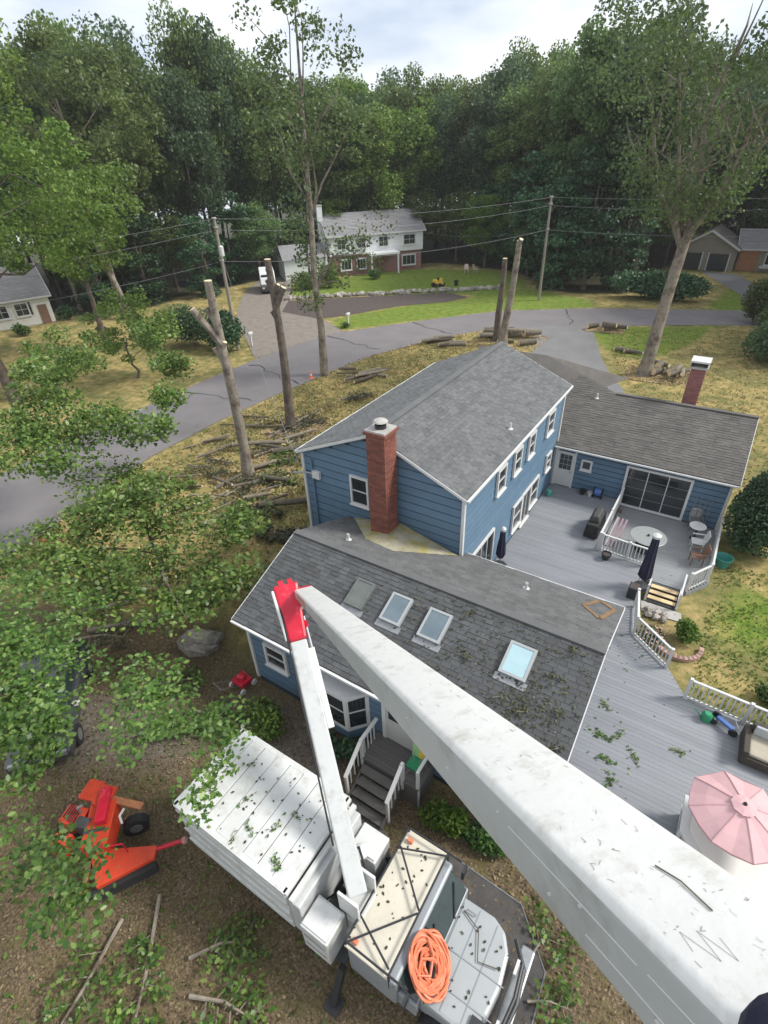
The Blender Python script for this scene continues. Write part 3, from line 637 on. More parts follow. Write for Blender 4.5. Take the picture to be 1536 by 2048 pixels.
# near wing front: bay window, door, window
bay = MB().prism([(1.50, -5.80), (1.92, -6.30), (3.02, -6.30), (3.44, -5.80)], .85, 1.02)
bayo = bay.build('bay_window', 'trim', house); MB().prism([(1.46, -5.80), (1.90, -6.35), (3.04, -6.35), (3.48, -5.80)], 2.28, 2.42).build('bay_roof', 'trim', bayo)
for a, b in (((1.52, -5.83), (1.93, -6.29)), ((1.93, -6.29), (3.01, -6.29)), ((3.01, -6.29), (3.42, -5.83))):
    a, b = V((*a, 0)), V((*b, 0)); u_ = (b - a).normalized(); ln = (b - a).length
    pn = MB().obox((a + b) / 2 + V((0, 0, 1.65)), u_ * (ln / 2 - .03), V((u_.y, -u_.x, 0)) * .012, V((0, 0, .63))).build('pane', 'glass', bayo)
    for e in (a, b): MB().obox(e + V((0, 0, 1.65)), u_ * .055, V((u_.y, -u_.x, 0)) * .055, V((0, 0, .63))).build('frame_post', 'trim', bayo)
    MB().obox((a + b) / 2 + V((0, 0, 1.70)), u_ * (ln / 2 - .05), V((u_.y, -u_.x, 0)) * .025, V((0, 0, .022))).build('sash_bar', 'trim', bayo)
MB().prism([(1.56, -5.83), (1.96, -6.24), (2.98, -6.24), (3.38, -5.83)], .40, .85).build('bay_base', 'siding', house)
d_ = MB().box(4.10, 4.98, -5.90, -5.83, .93, 2.85).build('door', M('pale_grey_door', (.50, .50, .48), .5, .06), house)
MB().box(4.2, 4.88, -5.915, -5.90, 1.9, 2.7).build('pane', 'glass', d_)
for a in ((3.98, 4.10), (4.98, 5.10)): MB().box(a[0], a[1], -5.92, -5.83, .9, 2.92).build('door_casing', 'trim', house)
window((-.42, -5.832, 1.40), (1, 0, 0), (0, -1, 0), .75, .80, bars=(1, 2))
window((6.2, -5.832, 1.30), (1, 0, 0), (0, -1, 0), 1.2, 1.1, bars=(2, 2))
# skylights
for (x0, x1), gl in zip(SKY, ('skydark', 'skyglass', 'skyglass', 'skyblue')):
    c = V(((x0 + x1) / 2, -3.89, bz(-3.89 * -1) if False else 4.32 + .389 * (-3.89 + 2.78))) + nF * .06; u_, d2 = V((1, 0, 0)), slF.d
    hw, hh = (x1 - x0) / 2, .46; g = MB()
    for q in ((-1, 0), (1, 0), (0, -1), (0, 1)):
        g.obox(c + u_ * q[0] * (hw - .035) + d2 * q[1] * (hh - .035), u_ * (.035 if q[0] else hw - .071), d2 * (.035 if q[1] else hh), nF * .075)
    so = g.build('skylight', 'skydark' if gl == 'skydark' else 'hood', house)
    MB().obox(c + nF * .045, u_ * (hw - .07), d2 * (hh - .07), nF * .012).build('glass', gl, so)
    MB().obox(c - d2 * (hh + .10) - nF * .045, u_ * (hw + .07), d2 * .10, nF * .012).build('flashing', 'steel', so)
# vent pipes
for x, y, z in [(.16, -1.95, 4.0), (6.07, -.71, 3.51), (3.0, 5.13, 5.85), (4.3, 14.2, 4.08)]:
    MB().lathe((x, y, z), [(.11, -.02), (.11, .02), (.045, .04), (.045, .26), (.03, .26), (.03, .1)], 10).build('vent_pipe', 'white', house)
# chimneys
def chimney(x0, x1, y0, y1, z0, z1, single, mat='brick'):
    core = MB().box(x0 + .012, x1 - .012, y0 + .012, y1 - .012, z0, z1 - .02).build('chimney', 'mortar', house)
    bl, bh, gap, dp = .20, .068, .012, .06
    if single: bm_ = MB().box(-bl / 2, bl / 2, -dp / 2, dp / 2, -bh / 2, bh / 2).mesh('brick', mat)
    spots = []; row = 0; z = z0 + bh / 2
    while z < z1 - .03:
        for fc in range(4):
            ln = (x1 - x0) if fc % 2 == 0 else (y1 - y0 - 2 * dp)
            nb = max(2, round(ln / (bl + gap))); wd = ln / nb
            run = [(k + .5) * wd for k in range(nb)] if row % 2 == 0 else [wd * .25] + [(k + 1) * wd for k in range(nb - 1)] + [ln - wd * .25]
            for k, s in enumerate(run):
                bw = wd - gap if row % 2 == 0 or 0 < k < nb else wd * .5 - gap
                if fc == 0: p, rz = (x0 + s, y0 + dp / 2), 0
                elif fc == 2: p, rz = (x0 + s, y1 - dp / 2), 0
                elif fc == 1: p, rz = (x1 - dp / 2, y0 + dp + s), math.pi / 2
                else: p, rz = (x0 + dp / 2, y0 + dp + s), math.pi / 2
                spots.append((p[0], p[1], z, rz, bw, fc))
        z += bh + gap; row += 1
    vis = sorted([q for q in spots if q[5] in (0, 1)], key=lambda q: (V(q[:3]) - CAM).length)
    keep = set(vis[:300]) if single else set()
    g = MB()
    for q in spots:
        if q in keep:
            o = link('brick', bm_, core); o.location = (q[0], q[1], q[2]); o.rotation_euler = (0, 0, q[3]); o.scale = (q[4] / bl, 1, 1)
        else:
            u_ = V((math.cos(q[3]), math.sin(q[3]), 0)); g.obox(q[:3], u_ * q[4] / 2, V((-u_.y, u_.x, 0)) * dp / 2, V((0, 0, bh / 2)))
    tag(g.build('bricks', mat, core), kind='stuff')
    return core
c1 = chimney(.26, .98, -.74, -.02, 3.35, 7.50, True)
MB().box(.20, 1.04, -.80, .04, 7.50, 7.60).build('chimney_cap', 'brick', c1)
MB().box(.24, 1.0, -.76, .0, 7.60, 7.66).build('crown_slab', 'concrete', c1)
MB().lathe((.62, -.38, 7.66), [(.19, 0), (.19, .13), (.15, .13), (.15, .02)], 12).build('flue', 'black', c1)
MB().lathe((.62, -.38, 7.88), [(.05, .08), (.21, .04), (.25, 0), (.22, -.02)], 14).build('rain_cap', 'concrete', c1)
for dx, dy in ((.18, .1), (-.18, .1), (.18, -.1), (-.18, -.1)): MB().bar((.62 + dx * .8, -.38 + dy, 7.74), (.62 + dx * .8, -.38 + dy, 7.89), .02, .02).build('cap_leg', 'black', c1)
c2 = chimney(8.05, 8.70, 15.5, 16.2, 3.6, 5.85, False, M('mauve_brick', (.26, .105, .095), .85, .2, 6, isl=.2))
MB().box(7.98, 8.77, 15.43, 16.27, 5.85, 5.95).build('chimney_cap', 'concrete', c2)
for sx in (0, 1): MB().box(8.02 + sx * .6, 8.12 + sx * .6, 15.47, 16.23, 5.95, 6.16).build('cap_leg', 'black', c2)
MB().box(7.96, 8.79, 15.41, 16.29, 6.16, 6.24).build('rain_cap', 'white', c2)
# a rust coloured skirt beside the main wall and a lamp by the deck wall
MB().box(-3.6, -3.42, .3, .9, .1, .9).build('cellar_hatch', 'stain', house)

# ------------------------------------------------------------------ decks
def plank_deck(name, label, poly, z, mat, pw=.145, th=.035):
    t = thing(name, label, 'deck', (poly[0][0], poly[0][1], 0))
    ysv = [p[1] for p in poly]; y = min(ysv)
    while y < max(ysv) - .02:
        yc = min(y + pw / 2, max(ysv) - .01); xs_ = []
        for i in range(len(poly)):
            (x1, y1), (x2, y2) = poly[i], poly[(i + 1) % len(poly)]
            if (y1 > yc) != (y2 > yc): xs_.append(x1 + (x2 - x1) * (yc - y1) / (y2 - y1))
        xs_.sort()
        for a, b in zip(xs_[::2], xs_[1::2]):
            MB()  .box(a, b, y + .0025, y + pw - .0025, z - th, z + random.uniform(-.002, .002)).build('plank', mat, t)
        y += pw
    g = MB()
    for i in range(len(poly)):
        a, b = poly[i], poly[(i + 1) % len(poly)]
        d = (V((*b, 0)) - V((*a, 0))).normalized(); q = V((d.y, -d.x, 0)) * -.03
        g.bar((a[0] + q.x, a[1] + q.y, z - .17), (b[0] + q.x, b[1] + q.y, z - .17), .04, .24)
    g.build('fascia', mat, t)
    g = MB()
    cx = sum(p[0] for p in poly) / len(poly); cy = sum(p[1] for p in poly) / len(poly)
    for p in poly: g.box(p[0] + (cx - p[0]) * .08 - .06, p[0] + (cx - p[0]) * .08 + .06, p[1] + (cy - p[1]) * .08 - .06, p[1] + (cy - p[1]) * .08 + .06, -.05, z - .06)
    g.build('posts', 'brownwood', t)
    return t
plank_deck('main_deck', 'long blue-grey plank deck running between the low wing and the lawn', [(3.46, 11.0), (6.92, 11.0), (6.92, 6.55), (9.0, 6.40), (8.72, 4.55), (9.10, 3.60), (9.32, 2.30), (10.55, 1.35), (11.20, .42), (17.0, .25), (17.0, -5.6), (8.62, -5.6), (8.62, .30), (3.46, .30)], .45, 'deck')
plank_deck('table_deck', 'lower grey deck with the round table outside the sliding doors', [(6.99, 10.98), (11.25, 10.98), (11.22, 7.0), (10.55, 5.95), (9.15, 5.95), (9.08, 6.46), (6.99, 6.62)], .20, 'deck_low')

def railing(label, pts, z, h=.85, sp=.13, name='deck_railing', pickets=True, rw=.075):
    t = thing(name, label, 'railing', (pts[0][0], pts[0][1], z))
    pm = MB().box(-.048, .048, -.048, .048, 0, h + .07).mesh('post', 'white'); bm_ = MB().box(-.019, .019, -.019, .019, .10, h - .03).mesh('baluster', 'white')
    for i, p in enumerate(pts): link('post', pm, t, V((p[0], p[1], z)) - _off(t))
    for a, b in zip(pts, pts[1:]):
        a, b = V((*a, z)), V((*b, z)); d = b - a; ln = d.length
        for hh in (h, .10): MB().bar(a + V((0, 0, hh)) + d * (.05 / ln), b + V((0, 0, hh)) - d * (.05 / ln), rw if hh == h else .045, .045).build('rail', 'white', t)
        if pickets:
            k = max(2, int(ln / sp))
            for i in range(1, k): link('baluster', bm_, t, a + d * (i / k) - _off(t))
    return t
railing('white picket railing beside the covered grill, between the two decks', [(6.95, 10.7), (6.95, 8.6), (6.95, 6.6)], .45, sp=.16)
railing('short white picket railing in front of the round table, with a dark pot before it', [(7.05, 6.58), (8.15, 6.50), (8.98, 6.44)], .45)
railing('white picket railing bending round the red flower bed at the steps', [(9.02, 3.75), (9.28, 2.30), (10.52, 1.33)], .45, sp=.14)
railing('long white picket railing behind the blue and green toys', [(11.2, .36), (12.8, .30), (14.4, .26), (16.0, .25)], .45)
railing('white railing along the outer edge of the table deck', [(11.18, 10.7), (11.18, 8.9), (11.18, 7.05)], .20, sp=.15)
railing('short white railing angled across the corner of the table deck', [(11.16, 6.98), (10.58, 6.0)], .20, sp=.15)
# garden steps
st = thing('garden_steps', 'three pale wooden steps between white stringers leading down to the grass', 'steps', (9.85, 5.4, 0))
for k in range(3): MB().box(9.34, 10.34, 5.62 - k * .30, 5.82 - k * .30, .14 - k * .05 + .0, .175 - k * .05).build('tread', 'tan', st)
for x in (9.28, 10.40): MB().bar((x, 5.95, .22), (x, 4.85, .06), .06, .22).build('stringer', 'white', st)
for x in (9.28, 10.40): MB().box(x - .04, x + .04, 4.86, 4.94, 0, .80).build('post', 'white', st)
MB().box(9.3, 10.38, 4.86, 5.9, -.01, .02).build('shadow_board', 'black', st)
MB().bar((10.40, 5.95, 1.0), (10.40, 4.90, .8), .06, .05).build('rail', 'white', st)
sheet('step_pad', [(9.15, 4.8), (10.6, 4.8), (10.7, 4.3), (9.3, 4.2)], .014, 'concrete')

# ------------------------------------------------------------------ furniture on the decks
def patio_umbrella_closed(label, x, y, z, h, r):
    t = thing('closed_umbrella', label, 'umbrella', (x, y, z))
    MB().lathe((x, y, z), [(.30, 0), (.30, .06), (.06, .10)], 14).build('base', 'black', t)
    MB().tube([(x, y, z + .08), (x, y, z + h)], .022, 8).build('pole', 'steel', t)
    g = MB(); n = 16; prof = [(r * .55, .45), (r, .62), (r * .85, 1.1), (r * .62, h * .75), (r * .5, h - .08), (.03, h)]
    b0 = 0
    for rr_, zz in prof:
        for k in range(n): a = 2 * math.pi * k / n; q = rr_ * (1.0 if k % 2 else .78); g.v.append(V((x + q * math.cos(a), y + q * math.sin(a), z + zz)))
    for i in range(len(prof) - 1):
        for k in range(n): k2 = (k + 1) % n; g.f.append([i * n + k, i * n + k2, (i + 1) * n + k2, (i + 1) * n + k])
    g.f.append(list(range(n))[::-1])
    g.build('folded_canopy', 'navy', t, True)
    MB().lathe((x, y, z), [(r * .56, h - .12), (r * .60, h - .02), (.05, h + .05)], 12).build('top_cap', 'white', t)
    return t
patio_umbrella_closed('closed navy umbrella by the glass doors, near the low roof gutter', 3.75, 3.45, .45, 1.95, .20)
patio_umbrella_closed('tall closed navy umbrella with a white top beside the wooden steps', 9.02, 5.05, .45, 2.55, .27)
t = thing('planter_box', 'square black planter box at the foot of the tall closed umbrella', 'planter', (8.85, 4.35, .45))
MB().box(8.64, 9.02, 4.12, 4.56, .45, .95).build('tub', 'black', t, bevel=.02); MB().box(8.68, 8.98, 4.16, 4.52, .95, .965).build('soil', 'mulch', t)
t = thing('covered_grill', 'black covered barbecue grill standing against the white railing', 'grill', (6.45, 7.9, .45))
MB().hexa([(6.14, 7.15, .5), (6.76, 7.15, .5), (6.76, 8.75, .5), (6.14, 8.75, .5), (6.20, 7.22, 1.15), (6.70, 7.22, 1.15), (6.70, 8.68, 1.15), (6.20, 8.68, 1.15)]).build('skirt', 'rubber', t, bevel=.05)
MB().hexa([(6.2, 7.45, 1.15), (6.7, 7.45, 1.15), (6.7, 8.45, 1.15), (6.2, 8.45, 1.15), (6.32, 7.55, 1.45), (6.6, 7.55, 1.45), (6.6, 8.35, 1.45), (6.32, 8.35, 1.45)]).build('hood', M('grill_cover', (.05, .05, .05), .6, .3, 4, .3, 20), t, bevel=.06)
t = thing('round_table', 'round pale glass patio table on dark legs on the lower deck', 'table', (8.65, 7.95, .20))
MB().lathe((8.65, 7.95, 0), [(.72, .90), (.74, .915), (.72, .93)], 32).build('table_top', M('frosted_glass_top', (.27, .285, .285), .25, .06), t)
for k in range(4): a = k * math.pi / 2 + .6; MB().tube([(8.65 + .55 * math.cos(a), 7.95 + .55 * math.sin(a), .2), (8.65 + .4 * math.cos(a), 7.95 + .4 * math.sin(a), .9)], .02, 6).build('leg', 'black', t)
MB().lathe((8.65, 7.95, .2), [(.42, .0), (.40, .35), (.30, .5)], 16).build('base', 'black', t)
MB().tube([(8.65, 7.95, .9), (8.65, 7.95, 1.0)], .05, 8).build('finial', 'black', t)
def chair(label, x, y, z, rz, mat, group=None, sc=1.):
    t = thing('patio_chair', label, 'chair', (0, 0, 0), group)
    MB().box(-.24, .24, -.24, .24, .40, .445).build('seat', mat, t, bevel=.015)
    MB().hexa([(-.24, .21, .46), (.24, .21, .46), (.24, .25, .46), (-.24, .25, .46), (-.22, .33, .92), (.22, .33, .92), (.22, .37, .92), (-.22, .37, .92)]).build('backrest', mat, t)
    for sx in (-1, 1):
        for sy in (-1, 1): MB().bar((sx * .21, sy * .21, 0), (sx * .21, sy * .21, .40), .035, .035).build('leg', mat, t)
        MB().bar((sx * .26, -.22, .62), (sx * .26, .28, .64), .05, .03).build('armrest', mat, t)
    t.location = (x, y, z); t.rotation_euler = (0, 0, rz); t.scale = (sc, sc, sc); return t
chair('white patio chair by the outer railing of the table deck', 10.5, 9.05, .20, -1.4, 'white')
chair('brown wooden patio chair by the outer railing, below the white one', 10.62, 8.0, .20, -1.3, 'brownwood')
chair('grey metal chair turned to the blue wall beside the sliding doors', 10.2, 10.62, .20, .2, 'steel')
t = thing('side_table', 'small round white side table near the corner of the rear wing', 'table', (10.35, 9.85, .20))
MB().lathe((10.35, 9.85, .2), [(.33, .66), (.35, .68), (.33, .70)], 20).build('table_top', 'white', t); MB().lathe((10.35, 9.85, .2), [(.18, 0), (.16, .03), (.03, .06), (.03, .66)], 12).build('pedestal', 'black', t)
t = thing('folding_chair', 'folded lounge chair with mauve slats leaning inside the railing', 'chair', (7.35, 8.0, .20))
for k in range(3): MB().bar((7.18 + k * .17, 7.35, .24), (7.28 + k * .17, 8.75, .92), .08, .03).build('slat', M('mauve_canvas', (.32, .22, .25), .8, .15) if k == 0 else bpy.data.materials['mauve_canvas'], t)
MB().bar((7.12, 7.35, .24), (7.22, 8.75, .95), .03, .03).build('frame', 'white', t)
t = thing('metal_trellis', 'thin grey metal trellis leaning on the blue wall right of the sliding doors', 'trellis', (10.2, 10.9, .2))
for k in range(4): MB().tube([(9.95 + k * .22, 10.75, .22), (9.98 + k * .20, 10.96, 1.75)], .014, 5).build('upright', 'steel', t)
for k in range(5): MB().tube([(9.93, 10.78 + k * .035, .45 + k * .27), (10.64, 10.78 + k * .035, .45 + k * .27)], .012, 5).build('crossbar', 'steel', t)
t = thing('plant_pot', 'round dark pot standing on the deck before the short railing', 'pot', (7.4, 6.1, .45))
MB().lathe((7.4, 6.1, .45), [(.12, 0), (.19, .2), (.20, .30), (.17, .30), (.16, .26)], 16).build('pot', 'black', t, True); MB().lathe((7.4, 6.1, .45), [(.165, .255), (.02, .30)], 12).build('soil', 'mulch', t)
t = thing('plant_pot', 'small dark pot beside the white door of the rear wing', 'pot', (5.15, 10.7, .45))
MB().lathe((5.15, 10.7, .45), [(.10, 0), (.16, .22), (.17, .26), (.14, .26)], 14).build('pot', 'black', t, True)
t = thing('hose_reel', 'blue hose reel against the blue wall near the grill', 'hose reel', (5.9, 10.75, .45))
MB().tube([(5.72, 10.75, .75), (6.02, 10.75, .75)], .18, 14).build('drum', 'blue', t); MB().box(5.66, 5.70, 10.6, 10.9, .45, .95).build('stand', 'black', t); MB().box(6.04, 6.08, 10.6, 10.9, .45, .95).build('stand', 'black', t)
t = thing('bucket', 'small white bucket between the dark pot and the blue hose reel', 'bucket', (5.5, 10.72, .45))
MB().lathe((5.5, 10.72, .45), [(.10, 0), (.13, .22), (.11, .22), (.09, .02)], 14).build('pail', 'white', t, True); MB().tube([(5.37, 10.72, .67), (5.5, 10.72, .80), (5.63, 10.72, .67)], .008, 5).build('handle', 'steel', t)
t = thing('watering_can', 'dark green watering can at the foot of the long blue wall', 'watering can', (3.75, 9.75, .45))
MB().lathe((3.75, 9.75, .45), [(.13, 0), (.14, .26), (.10, .32)], 14).build('can', 'teal', t, True); MB().tube([(3.85, 9.75, .52), (4.1, 9.7, .82)], .02, 6).build('spout', 'teal', t); MB().tube([(3.64, 9.75, .5), (3.55, 9.75, .7), (3.68, 9.75, .78)], .014, 6).build('handle', 'teal', t)
t = thing('garden_tub', 'teal plastic tub on the grass outside the table deck railing', 'tub', (11.6, 8.7, 0))
MB().lathe((11.6, 8.7, 0), [(.24, 0), (.34, .42), (.36, .44), (.32, .44), (.24, .1)], 18).build('tub', 'teal', t, True); MB().box(11.24, 11.28, 8.62, 8.78, .36, .44).build('handle', 'teal', t)
# open pink umbrella over a beige tub
t = thing('open_umbrella', 'open pink canvas umbrella with eight ribs at the deck edge', 'umbrella', (12.45, -4.1, .45))
cx, cy, zt = 12.45, -4.1, 2.72; n = 8; rad = 1.04
for k in range(n):
    a0, a1 = 2 * math.pi * k / n + .35, 2 * math.pi * (k + 1) / n + .35; am = (a0 + a1) / 2; g = MB()
    P = lambda r_, a, z_: (cx + r_ * math.cos(a), cy + r_ * math.sin(a), z_)
    rows = [(.04, zt), (rad * .35, zt - .13), (rad * .7, zt - .27), (rad, zt - .42)]
    for (ra, za), (rb, zb) in zip(rows, rows[1:]):
        sa, sb = .06 * ra, .06 * rb
        g.poly([P(ra, a0, za), P(rb, a0, zb), P(rb * .94, am, zb - sb), P(ra * .94, am, za - sa)]); g.poly([P(ra * .94, am, za - sa), P(rb * .94, am, zb - sb), P(rb, a1, zb), P(ra, a1, za)])
    g.poly([P(rad, a0, zt - .42), P(rad, a0, zt - .47), P(rad * .94, am, zt - .52), P(rad * .94, am, zt - .46)]); g.poly([P(rad * .94, am, zt - .46), P(rad * .94, am, zt - .52), P(rad, a1, zt - .47), P(rad, a1, zt - .42)])
    g.build('canopy_panel', 'pink', t); MB().tube([P(.05, a0, zt + .005), P(rad * .35, a0, zt - .125), P(rad * .7, a0, zt - .265), P(rad, a0, zt - .415)], .014, 5).build('rib', 'pink', t)
MB().tube([(cx, cy, .45), (cx, cy, zt)], .03, 8).build('pole', 'steel', t); MB().lathe((cx, cy, zt), [(.05, 0), (.035, .06), (.01, .1)], 8).build('finial', 'black', t); MB().lathe((cx, cy, .45), [(.3, 0), (.3, .06), (.05, .1)], 14).build('base', 'black', t)
MB().lathe((cx, cy, zt + .02), [(.26, -.06), (.10, .0)], 8).build('vent_flap', 'pink', t)
t = thing('hot_tub', 'beige panelled tub with a white rim under the pink umbrella', 'hot tub', (12.6, -4.4, .45))
MB().prism([(11.62, -3.55), (11.62, -4.45), (12.3, -5.35), (13.9, -5.35), (13.9, -3.55)], .46, 1.18).build('cabinet', M('beige_panel', (.46, .42, .36), .6, .1, 4, stretch=(1, 1, .2)), t)
MB().prism([(11.55, -3.48), (11.55, -4.48), (12.27, -5.42), (13.97, -5.42), (13.97, -3.48)], 1.18, 1.26).build('rim', 'white', t); MB().prism([(11.75, -3.68), (11.75, -4.4), (12.38, -5.2), (13.75, -5.2), (13.75, -3.68)], 1.262, 1.30).build('lid', 'ycream', t)
MB().box(11.54, 11.62, -4.50, -4.44, .46, 1.18).build('corner_post', 'white', t); MB().bar((11.585, -3.5, .8), (11.585, -4.46, .8), .012, .04).build('panel_joint', 'white', t)
# sofa, toys
t = thing('outdoor_sofa', 'dark wicker armchair with beige cushion by the long railing', 'armchair', (13.1, -.6, .45))
MB().box(12.75, 13.75, -1.2, -.15, .50, .80).build('frame', M('dark_wicker', (.055, .045, .035), .8, .3, 14, .5, 40), t, bevel=.03); MB().box(12.9, 13.7, -1.12, -.35, .802, .92).build('cushion', M('beige_cushion', (.38, .34, .27), .85, .1, 4, .2, 30), t, bevel=.04)
MB().box(12.75, 12.9, -1.2, -.15, .802, 1.02).build('armrest', bpy.data.materials['dark_wicker'], t, bevel=.02); MB().box(12.9, 13.75, -.33, -.15, .802, 1.22).build('backrest', bpy.data.materials['dark_wicker'], t, bevel=.03)
MB().box(12.95, 13.7, -.42, -.335, .93, 1.28).build('pillow', M('grey_pillow', (.42, .44, .45), .8, .1), t, bevel=.03)
t = thing('toy_trike', 'small blue plastic trike by the long railing', 'toy', (12.3, -.1, .45))
MB().bar((12.1, -.05, .68), (12.55, -.3, .66), .14, .10).build('body', 'blue', t, bevel=.03); MB().tube([(12.52, -.18, .9), (12.62, -.42, .9)], .02, 6).build('handlebar', 'steel', t); MB().tube([(12.55, -.3, .62), (12.57, -.3, .9)], .02, 6).build('fork', 'white', t)
for q in ((12.55, -.34), (12.1, .1), (12.02, -.18)): MB().tube([(q[0], q[1] - .03, .57), (q[0] + .01, q[1] + .03, .57)], .12, 12).build('wheel', 'black', t)
t = thing('watering_can', 'green plastic watering can beside the blue trike', 'watering can', (11.85, -.15, .45))
MB().lathe((11.85, -.15, .45), [(.14, 0), (.15, .24), (.09, .32)], 14).build('can', 'greenp', t, True); MB().tube([(11.72, -.17, .52), (11.5, -.2, .8)], .02, 6).build('spout', 'greenp', t); MB().tube([(11.97, -.15, .5), (12.05, -.15, .68), (11.92, -.15, .76)], .014, 6).build('handle', 'greenp', t)

# ------------------------------------------------------------------ front porch
pc = thing('front_porch', 'grey wooden porch and steps with white rails at the front door', 'porch', (4.5, -6.5, 0))
for k in range(9): MB().box(3.75, 5.65, -6.78 + k * .105, -6.78 + k * .105 + .098, .86, .90).build('plank', 'porch', pc)
MB().box(3.78, 5.62, -6.76, -5.86, .0, .855).build('skirt', 'porch', pc)
for k in range(4):
    MB().box(3.95, 5.05, -7.06 - k * .24, -6.80 - k * .24, .66 - k * .19, .70 - k * .19).build('tread', 'porch', pc); MB().box(3.97, 5.03, -6.84 - k * .24, -6.81 - k * .24, .50 - k * .17, .66 - k * .19).build('riser', 'black', pc)
for x in (3.91, 5.09): MB().bar((x, -6.76, .62), (x, -7.75, .02), .05, .22).build('stringer', 'porch', pc)
for x in (3.82, 5.14):
    MB().bar((x, -6.74, 1.66), (x, -7.55, 1.02), .10, .06).build('rail', 'white', pc); MB().bar((x, -7.52, .02), (x, -7.52, 1.02), .08, .08).build('post', 'white', pc); MB().bar((x, -6.74, .5), (x, -6.74, 1.70), .09, .09).build('post', 'white', pc)
    for k in range(3): MB().bar((x, -6.95 - k * .19, .72 - k * .15), (x, -6.95 - k * .19, 1.46 - k * .15), .03, .03).build('baluster', 'white', pc)
MB().bar((3.82, -6.70, 1.66), (3.82, -5.95, 1.66), .10, .06).build('rail', 'white', pc)
for k in range(4): MB().bar((3.82, -6.6 + k * .16, .9), (3.82, -6.6 + k * .16, 1.62), .03, .03).build('baluster', 'white', pc)
MB().bar((5.60, -6.70, 1.66), (5.60, -5.95, 1.66), .08, .06).build('rail', 'white', pc); MB().bar((5.6, -6.72, .0), (5.6, -6.72, 1.68), .08, .08).build('post', 'white', pc)
t = thing('folding_chair', 'green and yellow canvas camp chair on the front porch', 'chair', (5.32, -6.35, .9))
MB().hexa([(5.12, -6.55, 1.28), (5.50, -6.55, 1.28), (5.50, -6.15, 1.26), (5.12, -6.15, 1.26), (5.12, -6.55, 1.31), (5.50, -6.55, 1.31), (5.50, -6.15, 1.29), (5.12, -6.15, 1.29)]).build('seat', 'greenp', t)
MB().hexa([(5.10, -6.16, 1.3), (5.30, -6.16, 1.3), (5.30, -6.13, 1.3), (5.10, -6.13, 1.3), (5.08, -6.02, 1.85), (5.30, -6.02, 1.85), (5.30, -5.99, 1.85), (5.08, -5.99, 1.85)]).build('backrest', M('pale_green_canvas', (.30, .50, .22), .7, .1), t)
MB().hexa([(5.302, -6.16, 1.3), (5.52, -6.16, 1.3), (5.52, -6.13, 1.3), (5.302, -6.13, 1.3), (5.302, -6.02, 1.85), (5.54, -6.02, 1.85), (5.54, -5.99, 1.85), (5.302, -5.99, 1.85)]).build('backrest', 'yellow', t)
for a, b in (((5.1, -6.55, .9), (5.52, -6.15, 1.5)), ((5.52, -6.55, .9), (5.1, -6.15, 1.5)), ((5.1, -6.15, .9), (5.1, -6.02, 1.86)), ((5.52, -6.15, .9), (5.54, -6.02, 1.86))): MB().tube([a, b], .014, 6).build('leg', 'steel', t)
sheet('stone_landing', [(3.7, -7.75), (5.3, -7.75), (5.45, -8.6), (3.9, -8.7)], .012, 'porch')
t = thing('push_mower', 'red push mower parked at the corner of the blue wall', 'mower', (-1.5, -6.3, 0))
MB().prism([(-1.75, -6.55), (-1.25, -6.55), (-1.2, -6.1), (-1.75, -6.05)], .16, .36).build('deck', 'red', t, bevel=.03); MB().lathe((-1.48, -6.3, .36), [(.16, 0), (.15, .14), (.06, .2)], 12).build('engine', 'red', t)
for q in ((-1.78, -6.55), (-1.2, -6.58), (-1.78, -6.05), (-1.18, -6.08)): MB().tube([(q[0] - .03, q[1], .11), (q[0] + .03, q[1], .11)], .11, 12).build('wheel', 'white', t)
MB().tube([(-1.7, -6.5, .3), (-1.75, -7.2, .9), (-1.35, -7.25, .9), (-1.3, -6.52, .3)], .014, 6).build('handle', 'steel', t)

# ------------------------------------------------------------------ bucket truck
tk = thing('bucket_truck', 'white tree-service truck with chip box, folded boom, red elbow and cream cab roof', 'truck', (4.5, -9.8, 0))
def rbox(name, x0, x1, y0, y1, z0, z1, mat, parent=tk, bev=.03): return MB().box(x0, x1, y0, y1, z0, z1).build(name, mat, parent, bevel=bev)
XA, XB, Y0, Y1, ZT = 1.55, 4.85, -10.85, -8.62, 2.80
box_ = rbox('chip_box', XA, XB, Y0, Y1, .95, ZT - .10, 'truckwhite')
for k in range(8):
    w_ = (XB - XA + .04) / 8; rbox('roof_panel', XA - .02 + k * w_ + .008, XA - .02 + (k + 1) * w_ - .008, Y0 + .10, Y1 - .10, ZT - .098, ZT - .005 + (k % 2) * .012, 'truckwhite', box_, .012)
for y in (Y0 - .015, Y1 + .015):
    for z in (1.25, 1.75, 2.25, 2.60): MB().bar((XA, y, z), (XB, y, z), .035, .06).build('side_rib', 'truckwhite', box_)
    MB().bar((XA - .03, y + (.06 if y < -9 else -.06), ZT - .05), (XB + .03, y + (.06 if y < -9 else -.06), ZT - .05), .13, .10).build('top_rail', 'truckwhite', box_)
for x in (XA - .02, XB + .03):
    MB().bar((x, Y0, ZT - .05), (x, Y1, ZT - .05), .10, .10).build('top_rail', 'truckwhite', box_)
MB().bar((XB + .16, Y0, ZT - .22), (XB + .16, Y1, ZT - .22), .10, .12).build('front_ledge', 'truckwhite', box_)
rbox('front_panel', XB + .02, XB + .34, Y0 + .02, Y1 - .02, 1.0, ZT - .35, 'boomside', box_)
rbox('frame_rail', 1.2, 8.7, -10.25, -10.05, .62, .86, 'chassis', tk, 0); rbox('frame_rail', 1.2, 8.7, -9.45, -9.25, .62, .86, 'chassis', tk, 0)
rbox('deck_plate', 4.85, 6.15, -10.8, -8.65, .87, .95, 'chassis', tk, 0)
